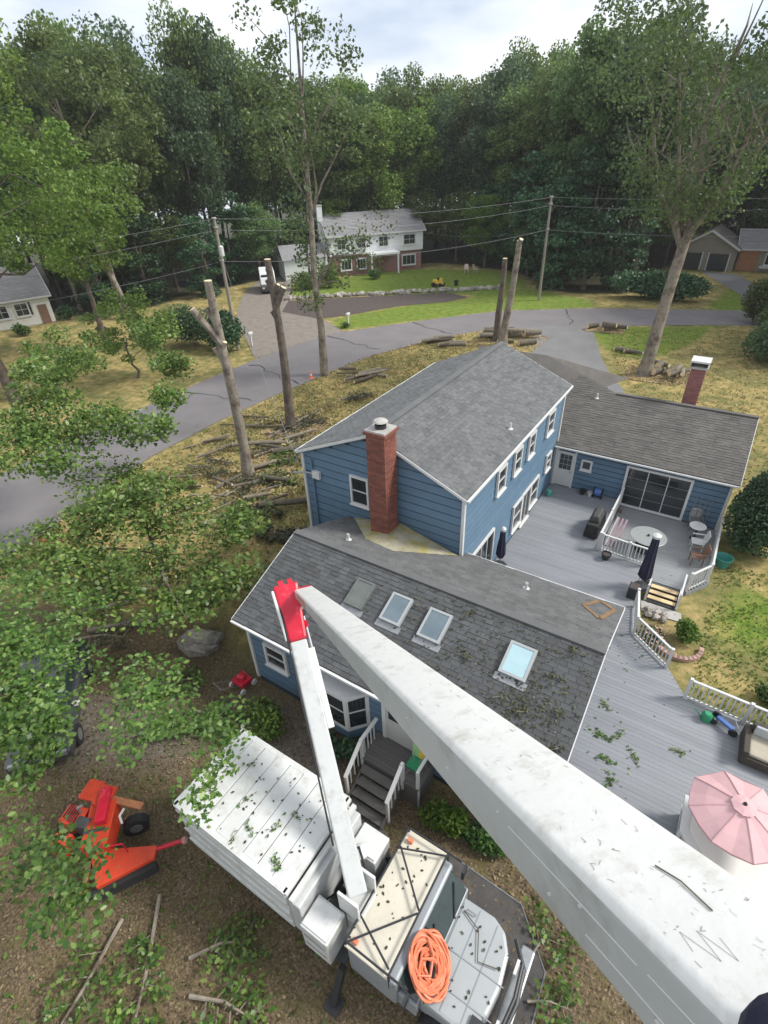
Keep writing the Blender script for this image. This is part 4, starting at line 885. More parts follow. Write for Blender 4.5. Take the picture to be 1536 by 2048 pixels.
for y0, y1 in ((-10.95, -10.30), (-9.22, -8.58)):
    bx = rbox('tool_box', 5.22, 5.92, y0, y1, .95, 2.02, 'truckwhite'); MB().box(5.26, 5.88, y0 + .05, y1 - .05, 2.02, 2.05).build('lid', 'truckwhite', bx)
    for z in (1.25, 1.65): MB().box(5.30, 5.84, y0 - .006 if y0 < -10 else y1, y0 if y0 < -10 else y1 + .006, z, z + .02).build('door_seam', 'chassis', bx)
tr_ = MB().lathe((6.0, -9.95, .95), [(.42, 0), (.42, .25), (.34, .3), (.34, .85)], 18).build('turret', 'truckwhite', tk, True)
MB().box(5.72, 6.28, -10.25, -9.65, 1.8, 2.05).build('turret_head', 'truckwhite', tr_, bevel=.03)
for dy in (-.30, .30): MB().box(5.75, 6.25, -9.95 + dy - .03, -9.95 + dy + .03, 2.05, 2.75).build('turret_plate', 'truckwhite', tr_, bevel=.01)
MB().lathe((5.55, -9.2, 2.05), [(.16, 0), (.18, .12), (.10, .22), (.02, .25)], 12).build('hydraulic_tank', 'white', tr_, True)
MB().tube([(5.9, -9.5, 2.3), (5.6, -9.3, 2.6), (5.3, -9.4, 2.2)], .03, 6).build('hydraulic_hose', 'rubber', tr_)
# lower boom from turret to elbow
P0, E0 = V((6.02, -9.98, 2.45)), V((2.02, -6.80, 6.42))
ax = (E0 - P0).normalized(); side = ax.cross(V((0, 0, 1))).normalized(); upb = side.cross(ax)
def beam(a, b, w, h, mat, name, parent, w2=None, h2=None, bev=.03):
    a, b = V(a), V(b); w2, h2 = w2 or w, h2 or h; d = (b - a).normalized(); s_ = d.cross(V((0, 0, 1))).normalized(); k = s_.cross(d); g = MB()
    g.hexa([a - s_ * w / 2 - k * h / 2, a + s_ * w / 2 - k * h / 2, b + s_ * w2 / 2 - k * h2 / 2, b - s_ * w2 / 2 - k * h2 / 2, a - s_ * w / 2 + k * h / 2, a + s_ * w / 2 + k * h / 2, b + s_ * w2 / 2 + k * h2 / 2, b - s_ * w2 / 2 + k * h2 / 2])
    return g.build(name, mat, parent, bevel=bev)
RED0 = E0 - ax * 1.25
lb = beam(P0, RED0, .40, .40, 'boomside', 'lower_boom', tk, .38, .38)
beam(P0 + ax * 3.2 + side * .27 + upb * .02, P0 + ax * 5.0 + side * .25, .15, .22, 'truckwhite', 'cylinder_cover', lb, bev=.02)
MB().tube([P0 + ax * 4.9 + side * .27, E0 - ax * .3 + side * .24], .04, 8).build('lift_rod', 'steel', lb)
MB().tube([P0 + ax * 1.0 - side * .26 + upb * .12, P0 + ax * 3.0 - side * .24 + upb * .25, E0 - side * .22 + upb * .2], .022, 6).build('hydraulic_hose', 'rubber', lb)
eb = beam(RED0, E0 + ax * .10, .42, .42, 'red', 'elbow', tk, .60, .50, .06)
beam(RED0 + ax * .05 - side * .245 + upb * .12, E0 - side * .325 + upb * .12, .06, .2, 'white', 'edge_stripe', eb, bev=.01)
UA, UBN = V((2.333, -6.552, 6.451)), V((9.800, -12.300, 13.027))     # middle of the top face at the elbow and near the viewer
DIRU = (UA - UBN).normalized(); s2 = V((.62022, .78420, -.01881)); k2 = V((-.43937, .36716, .81985)); ULEN = (UA - UBN).length
pin = s2
for k in (-.1, .12): MB().tube([E0 + pin * (k - .06) + V((0, 0, .12)), E0 + pin * (k + .06) + V((0, 0, .12))], .15, 12).build('pivot_disc', 'red', eb)
for k in range(4):
    c = E0 + side * .24 - ax * (.1 + .27 * k) + upb * .08; MB().box(c.x - .06, c.x + .06, c.y - .05, c.y + .05, c.z - .07, c.z + .07).build('bracket', 'red' if k % 2 else 'chassis', eb)
# upper boom from the elbow up past the viewer; t = metres from the near end along the boom
def bh(t): return .40 - .175 * min(1, max(0, t / ULEN))
def ub(t, s_, k_): return UBN + DIRU * t + s2 * s_ + k2 * k_
HW = .2235
def section(t, r=.05):
    pts = []; hh = bh(t) / 2
    for cx_, cy_, st_ in ((1, 1, 0), (-1, 1, 90), (-1, -1, 180), (1, -1, 270)):
        for j in range(5): a = R(st_ + j * 22.5); pts.append(ub(t, cx_ * (HW - r) + r * math.cos(a), -hh + cy_ * (hh - r) + r * math.sin(a)))
    return pts
g = MB(); ds = [-1.4, -.8, 0, 1, 2, 3, 4.5, 6, 7.5, 9, 10.3, 11.1, 11.5]; n = 20
for d_i in ds: g.v += section(d_i)
for i in range(len(ds) - 1):
    for k in range(n): kk = (k + 1) % n; g.f.append([i * n + k, i * n + kk, (i + 1) * n + kk, (i + 1) * n + k])
g.f.append(list(range(n))[::-1]); g.f.append([(len(ds) - 1) * n + k for k in range(n)])
upb_o = g.build('upper_boom', 'boomwhite', tk, True); upb_o.data.materials.append(MAT['boomshade'])
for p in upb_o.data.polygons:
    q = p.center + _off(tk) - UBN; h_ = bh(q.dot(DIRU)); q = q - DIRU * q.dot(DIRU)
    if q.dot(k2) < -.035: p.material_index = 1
MB().obox(ub(10.0, -HW - .001, -.11), s2 * .006, k2 * .085, DIRU * .75).build('worn_patch', 'dirtyred', upb_o)
MB().obox(ub(11.45, 0, -.13), s2 * .2, k2 * .14, DIRU * .16).build('boom_foot', 'red', upb_o, bevel=.04)
MB().lathe(ub(-.37, -.18, .02), [(.03, -.13), (.09, -.10), (.125, -.03), (.125, .03), (.09, .09), (.03, .12)], 20).build('boom_tip_cover', 'navy', upb_o, True)
# weld seams, rivets, scratches, twigs on the boom
for d0, d1, kk in ((.15, 1.0, -.14), (-.05, .45, -.26), (-.5, .1, -.13)):
    MB().tube([ub(d0, -HW - .001, kk), ub((d0 + d1) / 2, -HW - .001, kk + .004), ub(d1, -HW - .001, kk)], .0035, 5).build('weld_seam', 'white', upb_o)
for d0, kk in ((1.1, -.12), (.7, -.27), (.45, -.15), (.1, -.28), (-.1, -.16), (1.8, -.2), (2.6, -.15)): MB().tube([ub(d0, -HW - .006, kk), ub(d0, -HW + .004, kk)], .008, 8).build('rivet', 'white', upb_o)
sg = MB(); rs = random.Random(5); scr = M('scratch_grey', (.30, .28, .24), .7, .35)
def mark(pts, w):
    for a, b in zip(pts, pts[1:]):
        a, b = ub(a[0], a[1], .0015), ub(b[0], b[1], .0015); d = (b - a)
        if d.length > 1e-4: q = d.normalized().cross(k2) * w; sg.poly([a - q, b - q, b + q, a + q])
mark([(-.02, -.14), (.05, -.12), (-.08, -.10), (.03, -.075), (-.10, -.06), (-.02, -.04)], .0008)
for k in range(170):
    d0 = -.5 + 6.5 * rs.random() ** 2.2; a0 = rs.uniform(-.16, .18); p = [(d0, a0)]; sz_ = .012 + .008 * max(0, d0)
    for j in range(rs.choice([1, 1, 1, 2, 3])): p.append((p[-1][0] + rs.gauss(0, sz_), p[-1][1] + rs.gauss(0, sz_ * .55)))
    mark(p, rs.uniform(.0004, .0013))
sg.build('scratches', scr, upb_o)['kind'] = 'stuff'
MB().tube([ub(.30, .02, .004), ub(.20, .035, .005), ub(.06, .02, .004)], .0028, 5).build('twig', 'log', upb_o)
# cab: cream roof panel, rails, windshield and pale hood
cab = rbox('cab', 6.22, 7.38, -10.72, -8.25, .75, 1.92, 'cabgrey', tk, .06); rbox('cowl', 7.38, 7.80, -10.66, -8.31, .75, 1.38, 'cabgrey', tk, .03)
rbox('roof_guard', 6.20, 7.20, -10.74, -8.18, 1.96, 2.02, 'cream', tk, .015)
MB().hexa([(7.36, -10.60, 1.40), (7.76, -10.60, 1.385), (7.76, -8.37, 1.385), (7.36, -8.37, 1.40), (7.36, -10.60, 1.88), (7.78, -10.60, 1.42), (7.78, -8.37, 1.42), (7.36, -8.37, 1.88)]).build('windshield', 'windshield', tk)
hd = MB(); prof = []
pl = [(7.76, -10.52), (8.50, -10.52), (8.80, -10.40), (9.0, -10.05), (9.06, -9.5), (9.0, -8.95), (8.80, -8.62), (8.50, -8.48), (7.76, -8.48)]
hd.prism(pl, .70, 1.36); hood = hd.build('hood', 'hood', tk, bevel=.07)
for a, b in (((8.20, -10.45), (8.20, -8.55)), ((8.62, -10.40), (8.62, -8.60)), ((7.85, -10.40), (7.85, -8.6))): MB().bar((*a, 1.366), (*b, 1.366), .016, .012).build('panel_joint', 'cabgrey', hood)
for y in (-9.5, -10.1): MB().bar((7.80, y, 1.368), (9.10, y, 1.368), .018, .012).build('panel_joint', 'cabgrey', hood)
MB().tube([(9.02, -10.45, 1.0), (9.33, -10.1, 1.0), (9.40, -9.5, 1.0), (9.33, -8.9, 1.0), (9.02, -8.5, 1.0)], .05, 8).build('grille_guard', 'black', tk)
MB().tube([(9.0, -10.45, 1.28), (9.28, -10.1, 1.28), (9.34, -9.5, 1.28), (9.28, -8.9, 1.28)], .035, 8).build('grille_guard', 'black', tk)
MB().box(8.75, 9.05, -10.42, -10.18, 1.37, 1.42).build('hood_latch', 'black', tk); rbox('bumper', 9.15, 9.45, -10.6, -8.4, .45, .75, 'steel', tk, .04)
for y in (-10.05, -8.95): MB().box(9.17, 9.23, y - .14, y + .14, .85, 1.05).build('headlight', 'white', tk)
for y in (-10.78, -8.2): MB().obox((7.62, y, 1.72), (.03, 0, 0), (0, .10, 0), (0, 0, .16)).build('side_mirror', 'black', tk)
gz = 2.18
for a, b in (((6.22, -10.70, gz), (7.55, -10.70, gz)), ((6.22, -8.22, gz), (7.55, -8.22, gz)), ((6.25, -10.7, gz), (7.2, -9.55, gz)), ((7.2, -9.5, gz), (6.25, -8.65, gz)), ((6.2, -8.72, gz), (7.2, -8.30, gz)), ((7.22, -10.72, gz), (7.22, -8.2, gz)), ((6.22, -10.72, gz), (6.22, -8.2, gz)), ((6.25, -10.2, gz), (7.18, -10.62, gz))):
    MB().tube([a, b], .022, 6).build('guard_rail', 'black', tk)
for x, y in ((6.22, -10.7), (6.22, -8.22), (7.22, -10.7), (7.22, -8.22)): MB().tube([(x, y, 1.5), (x, y, gz)], .025, 6).build('guard_post', 'black', tk)
for y in (-9.9, -9.0): MB().bar((7.80, y, 1.43), (7.52, y + .5, 1.74), .03, .03).build('wiper', 'black', tk)
for y in (-10.3, -8.7): MB().tube([(7.95, y, 1.39), (7.95, y, 1.43), (8.15, y, 1.43), (8.15, y, 1.39)], .014, 6).build('hood_handle', 'steel', tk)
MB().tube([(6.0, -9.6, 1.3), (6.2, -9.3, 1.6), (6.15, -8.9, 1.2), (5.95, -8.8, 1.5), (6.1, -8.5, 1.1)], .03, 7).build('hydraulic_hose', 'rubber', tk, True); MB().tube([(5.1, -10.2, 1.1), (5.4, -9.9, 1.5), (5.7, -10.1, 1.2)], .025, 7).build('hydraulic_hose', 'rubber', tk, True)
MB().box(5.35, 5.75, -9.75, -9.45, .95, 1.35).build('valve_block', 'chassis', tk, bevel=.02); MB().tube([(4.98, -10.2, 1.15), (4.98, -9.4, 1.15)], .14, 12).build('air_tank', 'black', tk, True)
for y in (-10.75, -8.72): MB().box(XA - .06, XA - .02, y - .05, y + .05, 1.1, 1.3).build('tail_light', 'red', tk)
for y in (-10.58, -8.40): MB().box(6.30, 6.42, y - .04, y + .04, 2.03, 2.12).build('marker_light', 'hose', tk)
MB().tube([(7.9, -8.75, 1.40), (8.3, -8.9, 1.41), (8.5, -9.4, 1.40), (8.9, -9.3, 1.41)], .012, 5).build('rope', 'log', tk)
def wheel(x, y, r=.48, w=.28, parent=tk):
    o = MB().tube([(x, y - w / 2, r), (x, y + w / 2, r)], r, 22).build('wheel', 'rubber', parent, True); MB().tube([(x, y - w / 2 - .012, r), (x, y + w / 2 + .012, r)], r * .55, 16).build('rim', 'steel', o)
for x in (2.6, 3.6, 8.3):
    for y in (-10.55, -8.85): wheel(x, y)
for y, s_ in ((-10.85, -1), (-8.6, 1)):
    o = MB().bar((6.15, y, 1.0), (6.15, y + s_ * .42, .12), .14, .14).build('outrigger', 'black', tk); MB().box(5.98, 6.32, y + s_ * .42 - .17, y + s_ * .42 + .17, .0, .05).build('foot_pad', 'black', o)
cg_ = thing('hose_coil', 'bright orange coil of hose lying on the truck cab and hood', 'hose', (7.72, -10.08, 1.5))
ma, mi_ = V((.49, -.87, 0)).normalized(), V((.87, .49, 0)).normalized()
for k in range(17):
    r_ = .49 - .020 * k; oc = V((7.76 + random.uniform(-.05, .05), -10.06 + random.uniform(-.06, .06), 0)); pth = []
    for j in range(33):
        a = 2 * math.pi * j / 32; q = oc + ma * r_ * (1 + .09 * math.sin(3 * a + k * 1.3)) * math.cos(a) + mi_ * r_ * .80 * (1 + .07 * math.cos(2 * a + k * 2)) * math.sin(a)
        q.z = 2.0 - max(0, q.x - 7.36) * .66 + .022 * (k % 4) + .025 * math.sin(5 * a + k * 1.7); pth.append(q)
    MB().tube(pth, .030, 6, False).build('hose_loop', 'hose', cg_, True)
MB().tube([(7.55, -9.75, 2.0), (7.75, -9.9, 1.9), (7.85, -10.2, 1.82), (7.65, -10.35, 1.9), (7.6, -10.1, 1.98), (7.8, -9.95, 1.9)], .028, 6).build('loose_end', 'hose', cg_, True)
mt_ = thing('ground_cloth', 'dark worn ground cloth spread beside the truck hood', 'tarp', (8.0, -8.0, 0))
MB().prism([(6.6, -7.35), (8.85, -7.45), (9.75, -8.4), (9.85, -10.6), (8.9, -10.3), (7.6, -8.3), (6.5, -8.2)], .01, .03).build('cloth', 'mat', mt_)
MB().tube([(6.6, -7.35, .035), (8.85, -7.45, .035), (9.75, -8.4, .035), (9.85, -10.6, .035)], .018, 5).build('hem', 'steel', mt_)

# ------------------------------------------------------------------ orange wood chipper
wc = thing('wood_chipper', 'orange-red wood chipper with infeed tray under the leafy branches', 'wood chipper', (-1.6, -11.6, 0))
def wbox(name, c, hx, hy, hz, rz, mat='orange', bev=.025):
    u_ = V((math.cos(rz), math.sin(rz), 0)); return MB().obox(c, u_ * hx, V((-u_.y, u_.x, 0)) * hy, V((0, 0, hz))).build(name, mat, wc, bevel=bev)
a0 = .35
wbox('infeed_tray', (-2.35, -11.15, 1.18), .26, .30, .05, a0); wbox('tray_wing', (-1.85, -11.05, 1.2), .24, .30, .06, a0); wbox('tray_edge', (-1.3, -10.85, 1.08), .62, .10, .05, a0, M('rusty_orange', (.38, .16, .07), .7, .3, 8))
wbox('engine_housing', (-2.25, -11.85, .75), .34, .26, .30, a0); wbox('drum_housing', (-1.35, -11.6, .82), .36, .62, .34, .75); wbox('discharge_chute', (-1.55, -11.25, 1.3), .14, .5, .12, .8, 'red')
wbox('side_panel', (-2.0, -12.45, .7), .25, .22, .25, a0); wbox('radiator', (-1.75, -11.85, .9), .2, .15, .3, a0, 'chassis')
MB().prism([(-1.15, -12.15), (.35, -11.05), (.55, -11.30), (-.15, -12.6)], .62, .78).build('deck_plate', 'orange', wc, bevel=.02)
MB().bar((-.25, -12.82, .45), (.62, -11.35, .45), .16, .34).build('rubber_skirt', 'rubber', wc); MB().bar((-.40, -12.95, .42), (-1.05, -12.3, .42), .14, .3).build('end_panel', bpy.data.materials['rusty_orange'], wc)
MB().tube([(.35, -11.15, .7), (.75, -10.75, .8), (.9, -10.55, .75)], .06, 8).build('tow_tongue', 'red', wc); MB().lathe((.9, -10.55, .7), [(.09, 0), (.1, .08), (.05, .14)], 10).build('tow_hitch', 'dirtyred', wc)
for c in ((-1.9, -12.2), (-.9, -10.95)):
    o = MB().tube([(c[0] - .10, c[1] + .07, .36), (c[0] + .10, c[1] - .07, .36)], .36, 18).build('wheel', 'rubber', wc, True); MB().tube([(c[0] - .11, c[1] + .08, .36), (c[0] + .11, c[1] - .08, .36)], .18, 12).build('rim', 'steel', o)
MB().tube([(-1.0, -11.0, 1.25), (-.86, -11.2, 1.35), (-.80, -11.25, 1.1)], .035, 6).build('control_bar', 'white', wc)

for k in range(6): MB().bar((-2.45 + k * .08, -12.05, 1.06), (-2.45 + k * .08 - .12, -11.68, 1.06), .03, .02).build('grille_slat', 'black', wc)
MB().tube([(-2.1, -11.7, 1.05), (-2.1, -11.7, 1.35), (-2.0, -11.6, 1.42)], .04, 8).build('exhaust_pipe', 'steel', wc); MB().tube([(-1.6, -11.5, 1.17), (-1.2, -11.9, 1.0), (-.7, -11.8, .85)], .025, 6).build('hydraulic_hose', 'rubber', wc)
MB().bar((-1.45, -12.0, 1.165), (-1.05, -11.6, 1.165), .10, .02).build('hinge_bar', 'chassis', wc); MB().tube([(-.9, -12.2, .8), (-.9, -12.2, 1.25), (-.2, -11.6, 1.25), (-.2, -11.6, .8)], .022, 6).build('hand_rail', 'red', wc)
wc.location = (-1.6 + .50, -11.6 - .22, 0); wc.scale = (.9, .9, .9)

# ------------------------------------------------------------------ dark car under the branches
cr_ = thing('parked_car', 'dark grey car parked at the edge of the yard, half hidden under leafy branches', 'car', (-6.2, -10.2, 0))
fx, fy = V((.78, -.62, 0)).normalized(), V((.62, .78, 0)).normalized(); cc = V((-6.0, -10.3, 0))
def carx(profile, hw, name, mat, parent=cr_, bev=.06):
    pts = [cc + fx * s_ - fy * hw + V((0, 0, z)) for s_, z in profile]; return MB().extrude(pts, fy * 2 * hw).build(name, mat, parent, bevel=bev)
MAT['carpaint'] = M('dark_car_paint', (.05, .055, .06), .22, .1, 2, spec=.7)
carx([(-2.2, .35), (2.2, .35), (2.25, .72), (1.15, .95), (-2.15, .98)], .88, 'body', 'carpaint'); carx([(-1.9, .98), (1.05, .96), (.35, 1.52), (-1.6, 1.55)], .76, 'cabin', 'windshield')
carx([(-1.55, 1.56), (.30, 1.53), (.26, 1.57), (-1.5, 1.60)], .70, 'roof', 'carpaint', bev=.02)
for s_ in (-1.35, 1.4):
    for k in (-.82, .82):
        p = cc + fx * s_ + fy * k; o = MB().tube([p - fy * .1 + V((0, 0, .33)), p + fy * .1 + V((0, 0, .33))], .33, 18).build('wheel', 'rubber', cr_, True); MB().tube([p - fy * .11 + V((0, 0, .33)), p + fy * .11 + V((0, 0, .33))], .19, 12).build('rim', 'steel', o)
for k in (-.62, .62): p = cc + fx * 2.2 + fy * k + V((0, 0, .68)); MB().obox(p, fx * .05, fy * .16, V((0, 0, .07))).build('headlight', 'steel', cr_)
for k in (-.9, .9): p = cc + fx * .75 + fy * k * 1.08 + V((0, 0, 1.0)); MB().obox(p, fx * .05, fy * .09, V((0, 0, .07))).build('side_mirror', 'white', cr_)

# ------------------------------------------------------------------ houses across the road
def far_house(name, label, o, ux, w, d, zs, zr, wall_mat, lower=None, roofmat='yroof', oh=.35):
    """o = front corner, ux = run of the front wall; the ridge runs along the front"""
    t = thing(name, label, 'house', o); o = V(o); ux = V(ux).normalized(); uy = V((-ux.y, ux.x, 0))
    if lower:
        MB().obox(o + ux * w / 2 + uy * (d / 2 + .2) + V((0, 0, 1.3)), ux * (w / 2 - .15), uy * (d / 2 - .15), V((0, 0, 1.3))).build('lower_wall', lower, t)
        z0 = 2.6
    else: z0 = 0
    g = MB(); e = [o + uy * 0 + V((0, 0, z0)), o + uy * d + V((0, 0, z0)), o + uy * d + V((0, 0, zs)), o + uy * d / 2 + V((0, 0, zr)), o + V((0, 0, zs))]
    g.extrude(e, ux * w); wl = g.build('wall', wall_mat, t)
    z = z0 + .1
    while z < zs - .1: MB().hexa([o + V((0, 0, z)) + k for k in (V((0, 0, 0)), ux * w, ux * w - uy * .03, -uy * .03)] + [o + V((0, 0, z + .24)) + k for k in (V((0, 0, 0)), ux * w, ux * w - uy * .006, -uy * .006)]).build('siding_board', wall_mat, wl); z += .25
    rise = (zr - zs) / (d / 2)
    g = MB(); r0 = [o - ux * oh - uy * oh + V((0, 0, zs - rise * oh + .10)), o + ux * (w + oh) - uy * oh + V((0, 0, zs - rise * oh + .10)), o + ux * (w + oh) + uy * d / 2 + V((0, 0, zr + .10)), o - ux * oh + uy * d / 2 + V((0, 0, zr + .10))]
    g.extrude([p - V((0, 0, .1)) for p in r0], (0, 0, .1))
    r1 = [o - ux * oh + uy * (d + oh) + V((0, 0, zs - rise * oh + .10)), o - ux * oh + uy * d / 2 + V((0, 0, zr + .10)), o + ux * (w + oh) + uy * d / 2 + V((0, 0, zr + .10)), o + ux * (w + oh) + uy * (d + oh) + V((0, 0, zs - rise * oh + .10))]
    g.extrude([p - V((0, 0, .1)) for p in r1], (0, 0, .1)); rf = g.build('roof', roofmat, t)
    sl = Slope(r0[0], ux, (r0[3] - r0[0]).normalized(), (ux.cross((r0[3] - r0[0]).normalized())), w + 2 * oh, (r0[3] - r0[0]).length)
    tag(tabs_mesh(sl, tab_grid(sl, 1.0, .3), .3, 0, th=.03).build('shingles', roofmat, rf), kind='stuff')
    MB().bar(r0[0] - uy * .02 - V((0, 0, .06)), r0[1] - uy * .02 - V((0, 0, .06)), .04, .16).build('fascia', 'trim', t)
    for a, b in ((r0[1], r0[2]), (r0[0], r0[3])): MB().bar(a - V((0, 0, .06)), b - V((0, 0, .06)), .05, .15).build('rake_board', 'trim', t)
    return t, o, ux, uy
# white colonial
wh, o, ux, uy = far_house('white_house', 'white two-storey house with red-brick ground floor behind the green lawn', (-42.3, 52.4, 0), (9.2, 11.3, 0), 14.2, 8, 5.3, 7.6, 'ywhite', 'ypink')
nrm = -uy
for s_, z, w_, h_ in ((11.2, 3.5, 1.7, 1.2), (7.4, 3.5, 1.3, 1.2), (4.2, 3.5, 1.1, 1.2), (1.2, 3.5, 1.1, 1.2)): window(o + ux * s_ + nrm * .03 + V((0, 0, z)), ux, nrm, w_, h_, bars=(2, 2), parent=wh, fr=.12)
for s_, z, w_, h_ in ((11.0, .75, 1.9, 1.2), (1.6, .8, 1.4, 1.2), (4.0, .8, 1.2, 1.2)): window(o + ux * s_ - nrm * .03 + V((0, 0, z)), ux, nrm, w_, h_, bars=(3, 1), parent=wh, fr=.16)
dr = MB().obox(o + ux * 7.6 - nrm * .02 + V((0, 0, 1.05)), ux * .5, nrm * .05, V((0, 0, 1.05))).build('door', 'brownwood', wh)
MB().obox(o + ux * 7.6 + nrm * 1.0 + V((0, 0, 2.75)), ux * 2.2, nrm * 1.15, V((0, 0, .12))).build('porch_roof', 'ywhite', wh)
for s_ in (5.6, 9.6): MB().obox(o + ux * s_ + nrm * 2.0 + V((0, 0, 1.32)), ux * .09, nrm * .09, V((0, 0, 1.32))).build('porch_post', 'ywhite', wh)
chm = MB().obox(o - ux * .4 + uy * 3.2 + V((0, 0, 4.4)), ux * .38, uy * .5, V((0, 0, 4.4))).build('chimney', 'ywhite', wh); MB().obox(o - ux * .4 + uy * 3.2 + V((0, 0, 8.86)), ux * .44, uy * .56, V((0, 0, .06))).build('chimney_cap', 'concrete', chm)
ga = MB().obox(o - ux * 3.6 + uy * 2.6 + V((0, 0, 1.4)), ux * 3.1, uy * 2.9, V((0, 0, 1.4))).build('garage_wall', 'ywhite', wh)
MB().extrude([o - ux * 6.9 - uy * .6 + V((0, 0, 2.75)), o - ux * 6.9 + uy * 2.6 + V((0, 0, 4.3)), o - ux * 6.9 + uy * 5.8 + V((0, 0, 2.75))], ux * 6.4).build('garage_roof', 'yroof', wh)
# beige ranch with garages, far right
rh, o, ux, uy = far_house('beige_ranch_house', 'low beige and brick house with two dark garage doors beyond the wide hedge', (6.9, 77.2, 0), (11, 1.2, 0), 13, 8, 2.7, 4.5, 'ybeige')
nrm = -uy
MB().obox(o + ux * 1.2 + nrm * .10 + V((0, 0, 1.3)), ux * 1.1, nrm * .06, V((0, 0, 1.25))).build('brick_panel', M('orange_brick', (.36, .17, .09), .85, .25, 3), rh)
window(o + ux * 3.2 + nrm * .06 + V((0, 0, .9)), ux, nrm, 3.4, 1.2, bars=(4, 1), parent=rh, fr=.14)
MB().obox(o + ux * 4.9 + nrm * .5 + V((0, 0, .62)), ux * 2.2, nrm * .25, V((0, 0, .12))).build('window_box', 'trim', rh)
gw = MB().extrude([V((-.2, 76.2, 0)), V((6.7, 75.9, 0)), V((6.7, 75.9, 2.7)), V((3.2, 76.05, 4.7)), V((-.2, 76.2, 2.7))], (.3, 7, 0)).build('garage_wall', 'ybeige', rh)
for xa in (.4, 3.6):
    gd = MB().box(xa, xa + 2.3, 75.86, 75.94, .02, 2.1).build('garage_door', 'black', rh)
    for q in range(3): MB().box(xa + .02, xa + 2.28, 75.845, 75.86, .5 + q * .5, .53 + q * .5).build('door_joint', 'chassis', gd)
    for q in (xa - .14, xa + 2.3): MB().box(q, q + .14, 75.82, 75.93, 0, 2.25).build('door_casing', 'trim', rh)
for a, b in (((-.5, 75.7, 2.62), (3.2, 75.6, 4.82)), ((7.0, 75.4, 2.62), (3.2, 75.6, 4.82))): MB().bar(a, b, .10, .22).build('rake_board', 'trim', rh)
MB().extrude([(-.5, 75.7, 2.55), (3.2, 75.6, 4.75), (3.2, 75.6, 4.9), (-.5, 75.7, 2.7)], (.3, 7.4, 0)).build('garage_roof', 'shingle_rear', rh); MB().extrude([(3.2, 75.6, 4.75), (7.0, 75.4, 2.55), (7.0, 75.4, 2.7), (3.2, 75.6, 4.9)], (.3, 7.4, 0)).build('garage_roof', 'shingle_rear', rh)
# cream house, far left
ch, o, ux, uy = far_house('cream_house', 'cream sided house with grey roof at the left edge beyond the road', (-60.4, 8.2, 0), (.34, 1, 0), 11.5, 8, 3.0, 5.6, 'ycream')
nrm = -uy
for s_ in (2.4, 6.0, 8.0): window(o + ux * s_ + nrm * .05 + V((0, 0, 1.2)), ux, nrm, 1.2, 1.2, bars=(2, 2), parent=ch, fr=.13)
for s_ in (1.9, 3.75, 5.5, 9.35): MB().obox(o + ux * s_ + nrm * .07 + V((0, 0, 1.8)), ux * .2, nrm * .03, V((0, 0, .65))).build('shutter', 'black', ch)
MB().obox(o + ux * 10.6 + nrm * .06 + V((0, 0, 1.0)), ux * .45, nrm * .04, V((0, 0, 1.0))).build('door', 'brownwood', ch)

# ------------------------------------------------------------------ across-road things
sw = thing('stone_border', 'row of pale field stones between the green lawn and the dark mulch bed', 'stone wall', (-30, 45, 0))
pth = [(-38.8, 38.4), (-35.5, 41.2), (-32.6, 43.5), (-29.9, 45.3), (-27.4, 47.0), (-24.9, 49.0), (-22.4, 50.9), (-19.8, 52.6), (-17.2, 54.4)]
def rock_mesh(name, seed, mat):
    g = np.random.default_rng(seed); mb = MB(); n1, n2 = 5, 7; mb.v.append(V((0, 0, 1)))
    dis = g.uniform(.75, 1.2, (n1, n2))
    for i in range(n1):
        th = math.pi * (i + 1) / (n1 + 1)
        for k in range(n2): a = 2 * math.pi * k / n2 + .2 * i; r_ = dis[i, k]; mb.v.append(V((r_ * math.sin(th) * math.cos(a), r_ * math.sin(th) * math.sin(a), r_ * math.cos(th))))
    mb.v.append(V((0, 0, -1))); e = len(mb.v) - 1
    for k in range(n2): mb.f.append([0, 1 + k, 1 + (k + 1) % n2]); mb.f.append([e, 1 + (n1 - 1) * n2 + (k + 1) % n2, 1 + (n1 - 1) * n2 + k])
    for i in range(n1 - 1):
        for k in range(n2): kk = (k + 1) % n2; mb.f.append([1 + i * n2 + k, 1 + (i + 1) * n2 + k, 1 + (i + 1) * n2 + kk, 1 + i * n2 + kk])
    return mb.mesh(name, mat, smooth=False)
RK = [rock_mesh('stone', s, 'stone') for s in range(4)]
tot = 66
for i in range(tot):
    f_ = i / (tot - 1) * (len(pth) - 1); j = min(int(f_), len(pth) - 2); f_ -= j
    x, y = pth[j][0] + (pth[j + 1][0] - pth[j][0]) * f_, pth[j][1] + (pth[j + 1][1] - pth[j][1]) * f_
    o = link('stone', RK[i % 4], sw, V((x + random.uniform(-.2, .2), y + random.uniform(-.2, .2), random.uniform(.08, .3))) - _off(sw)); o.rotation_euler = (random.uniform(-.3, .3), random.uniform(-.3, .3), random.uniform(0, 6)); s_ = random.uniform(.2, .42); o.scale = (s_ * 1.25, s_, s_ * .85)
bo = link('boulder', rock_mesh('boulder', 9, 'boulder')); bo.location = (-4.0, -5.9, .35); bo.scale = (.80, .50, .55); bo.rotation_euler = (.1, .1, .7); tag(bo, 'large grey boulder lying on brown leaves in front of the house', 'boulder')
def cone(label, x, y, h=.6):
    t = thing('traffic_cone', label, 'cone', (x, y, 0)); MB().box(x - .2, x + .2, y - .2, y + .2, .0, .04).build('base', 'hose', t); MB().lathe((x, y, 0), [(.15, .04), (.03, h)], 12).build('cone', 'hose', t, True); MB().lathe((x, y, 0), [(.115, h * .4), (.085, h * .6)], 12).build('stripe', 'white', t)
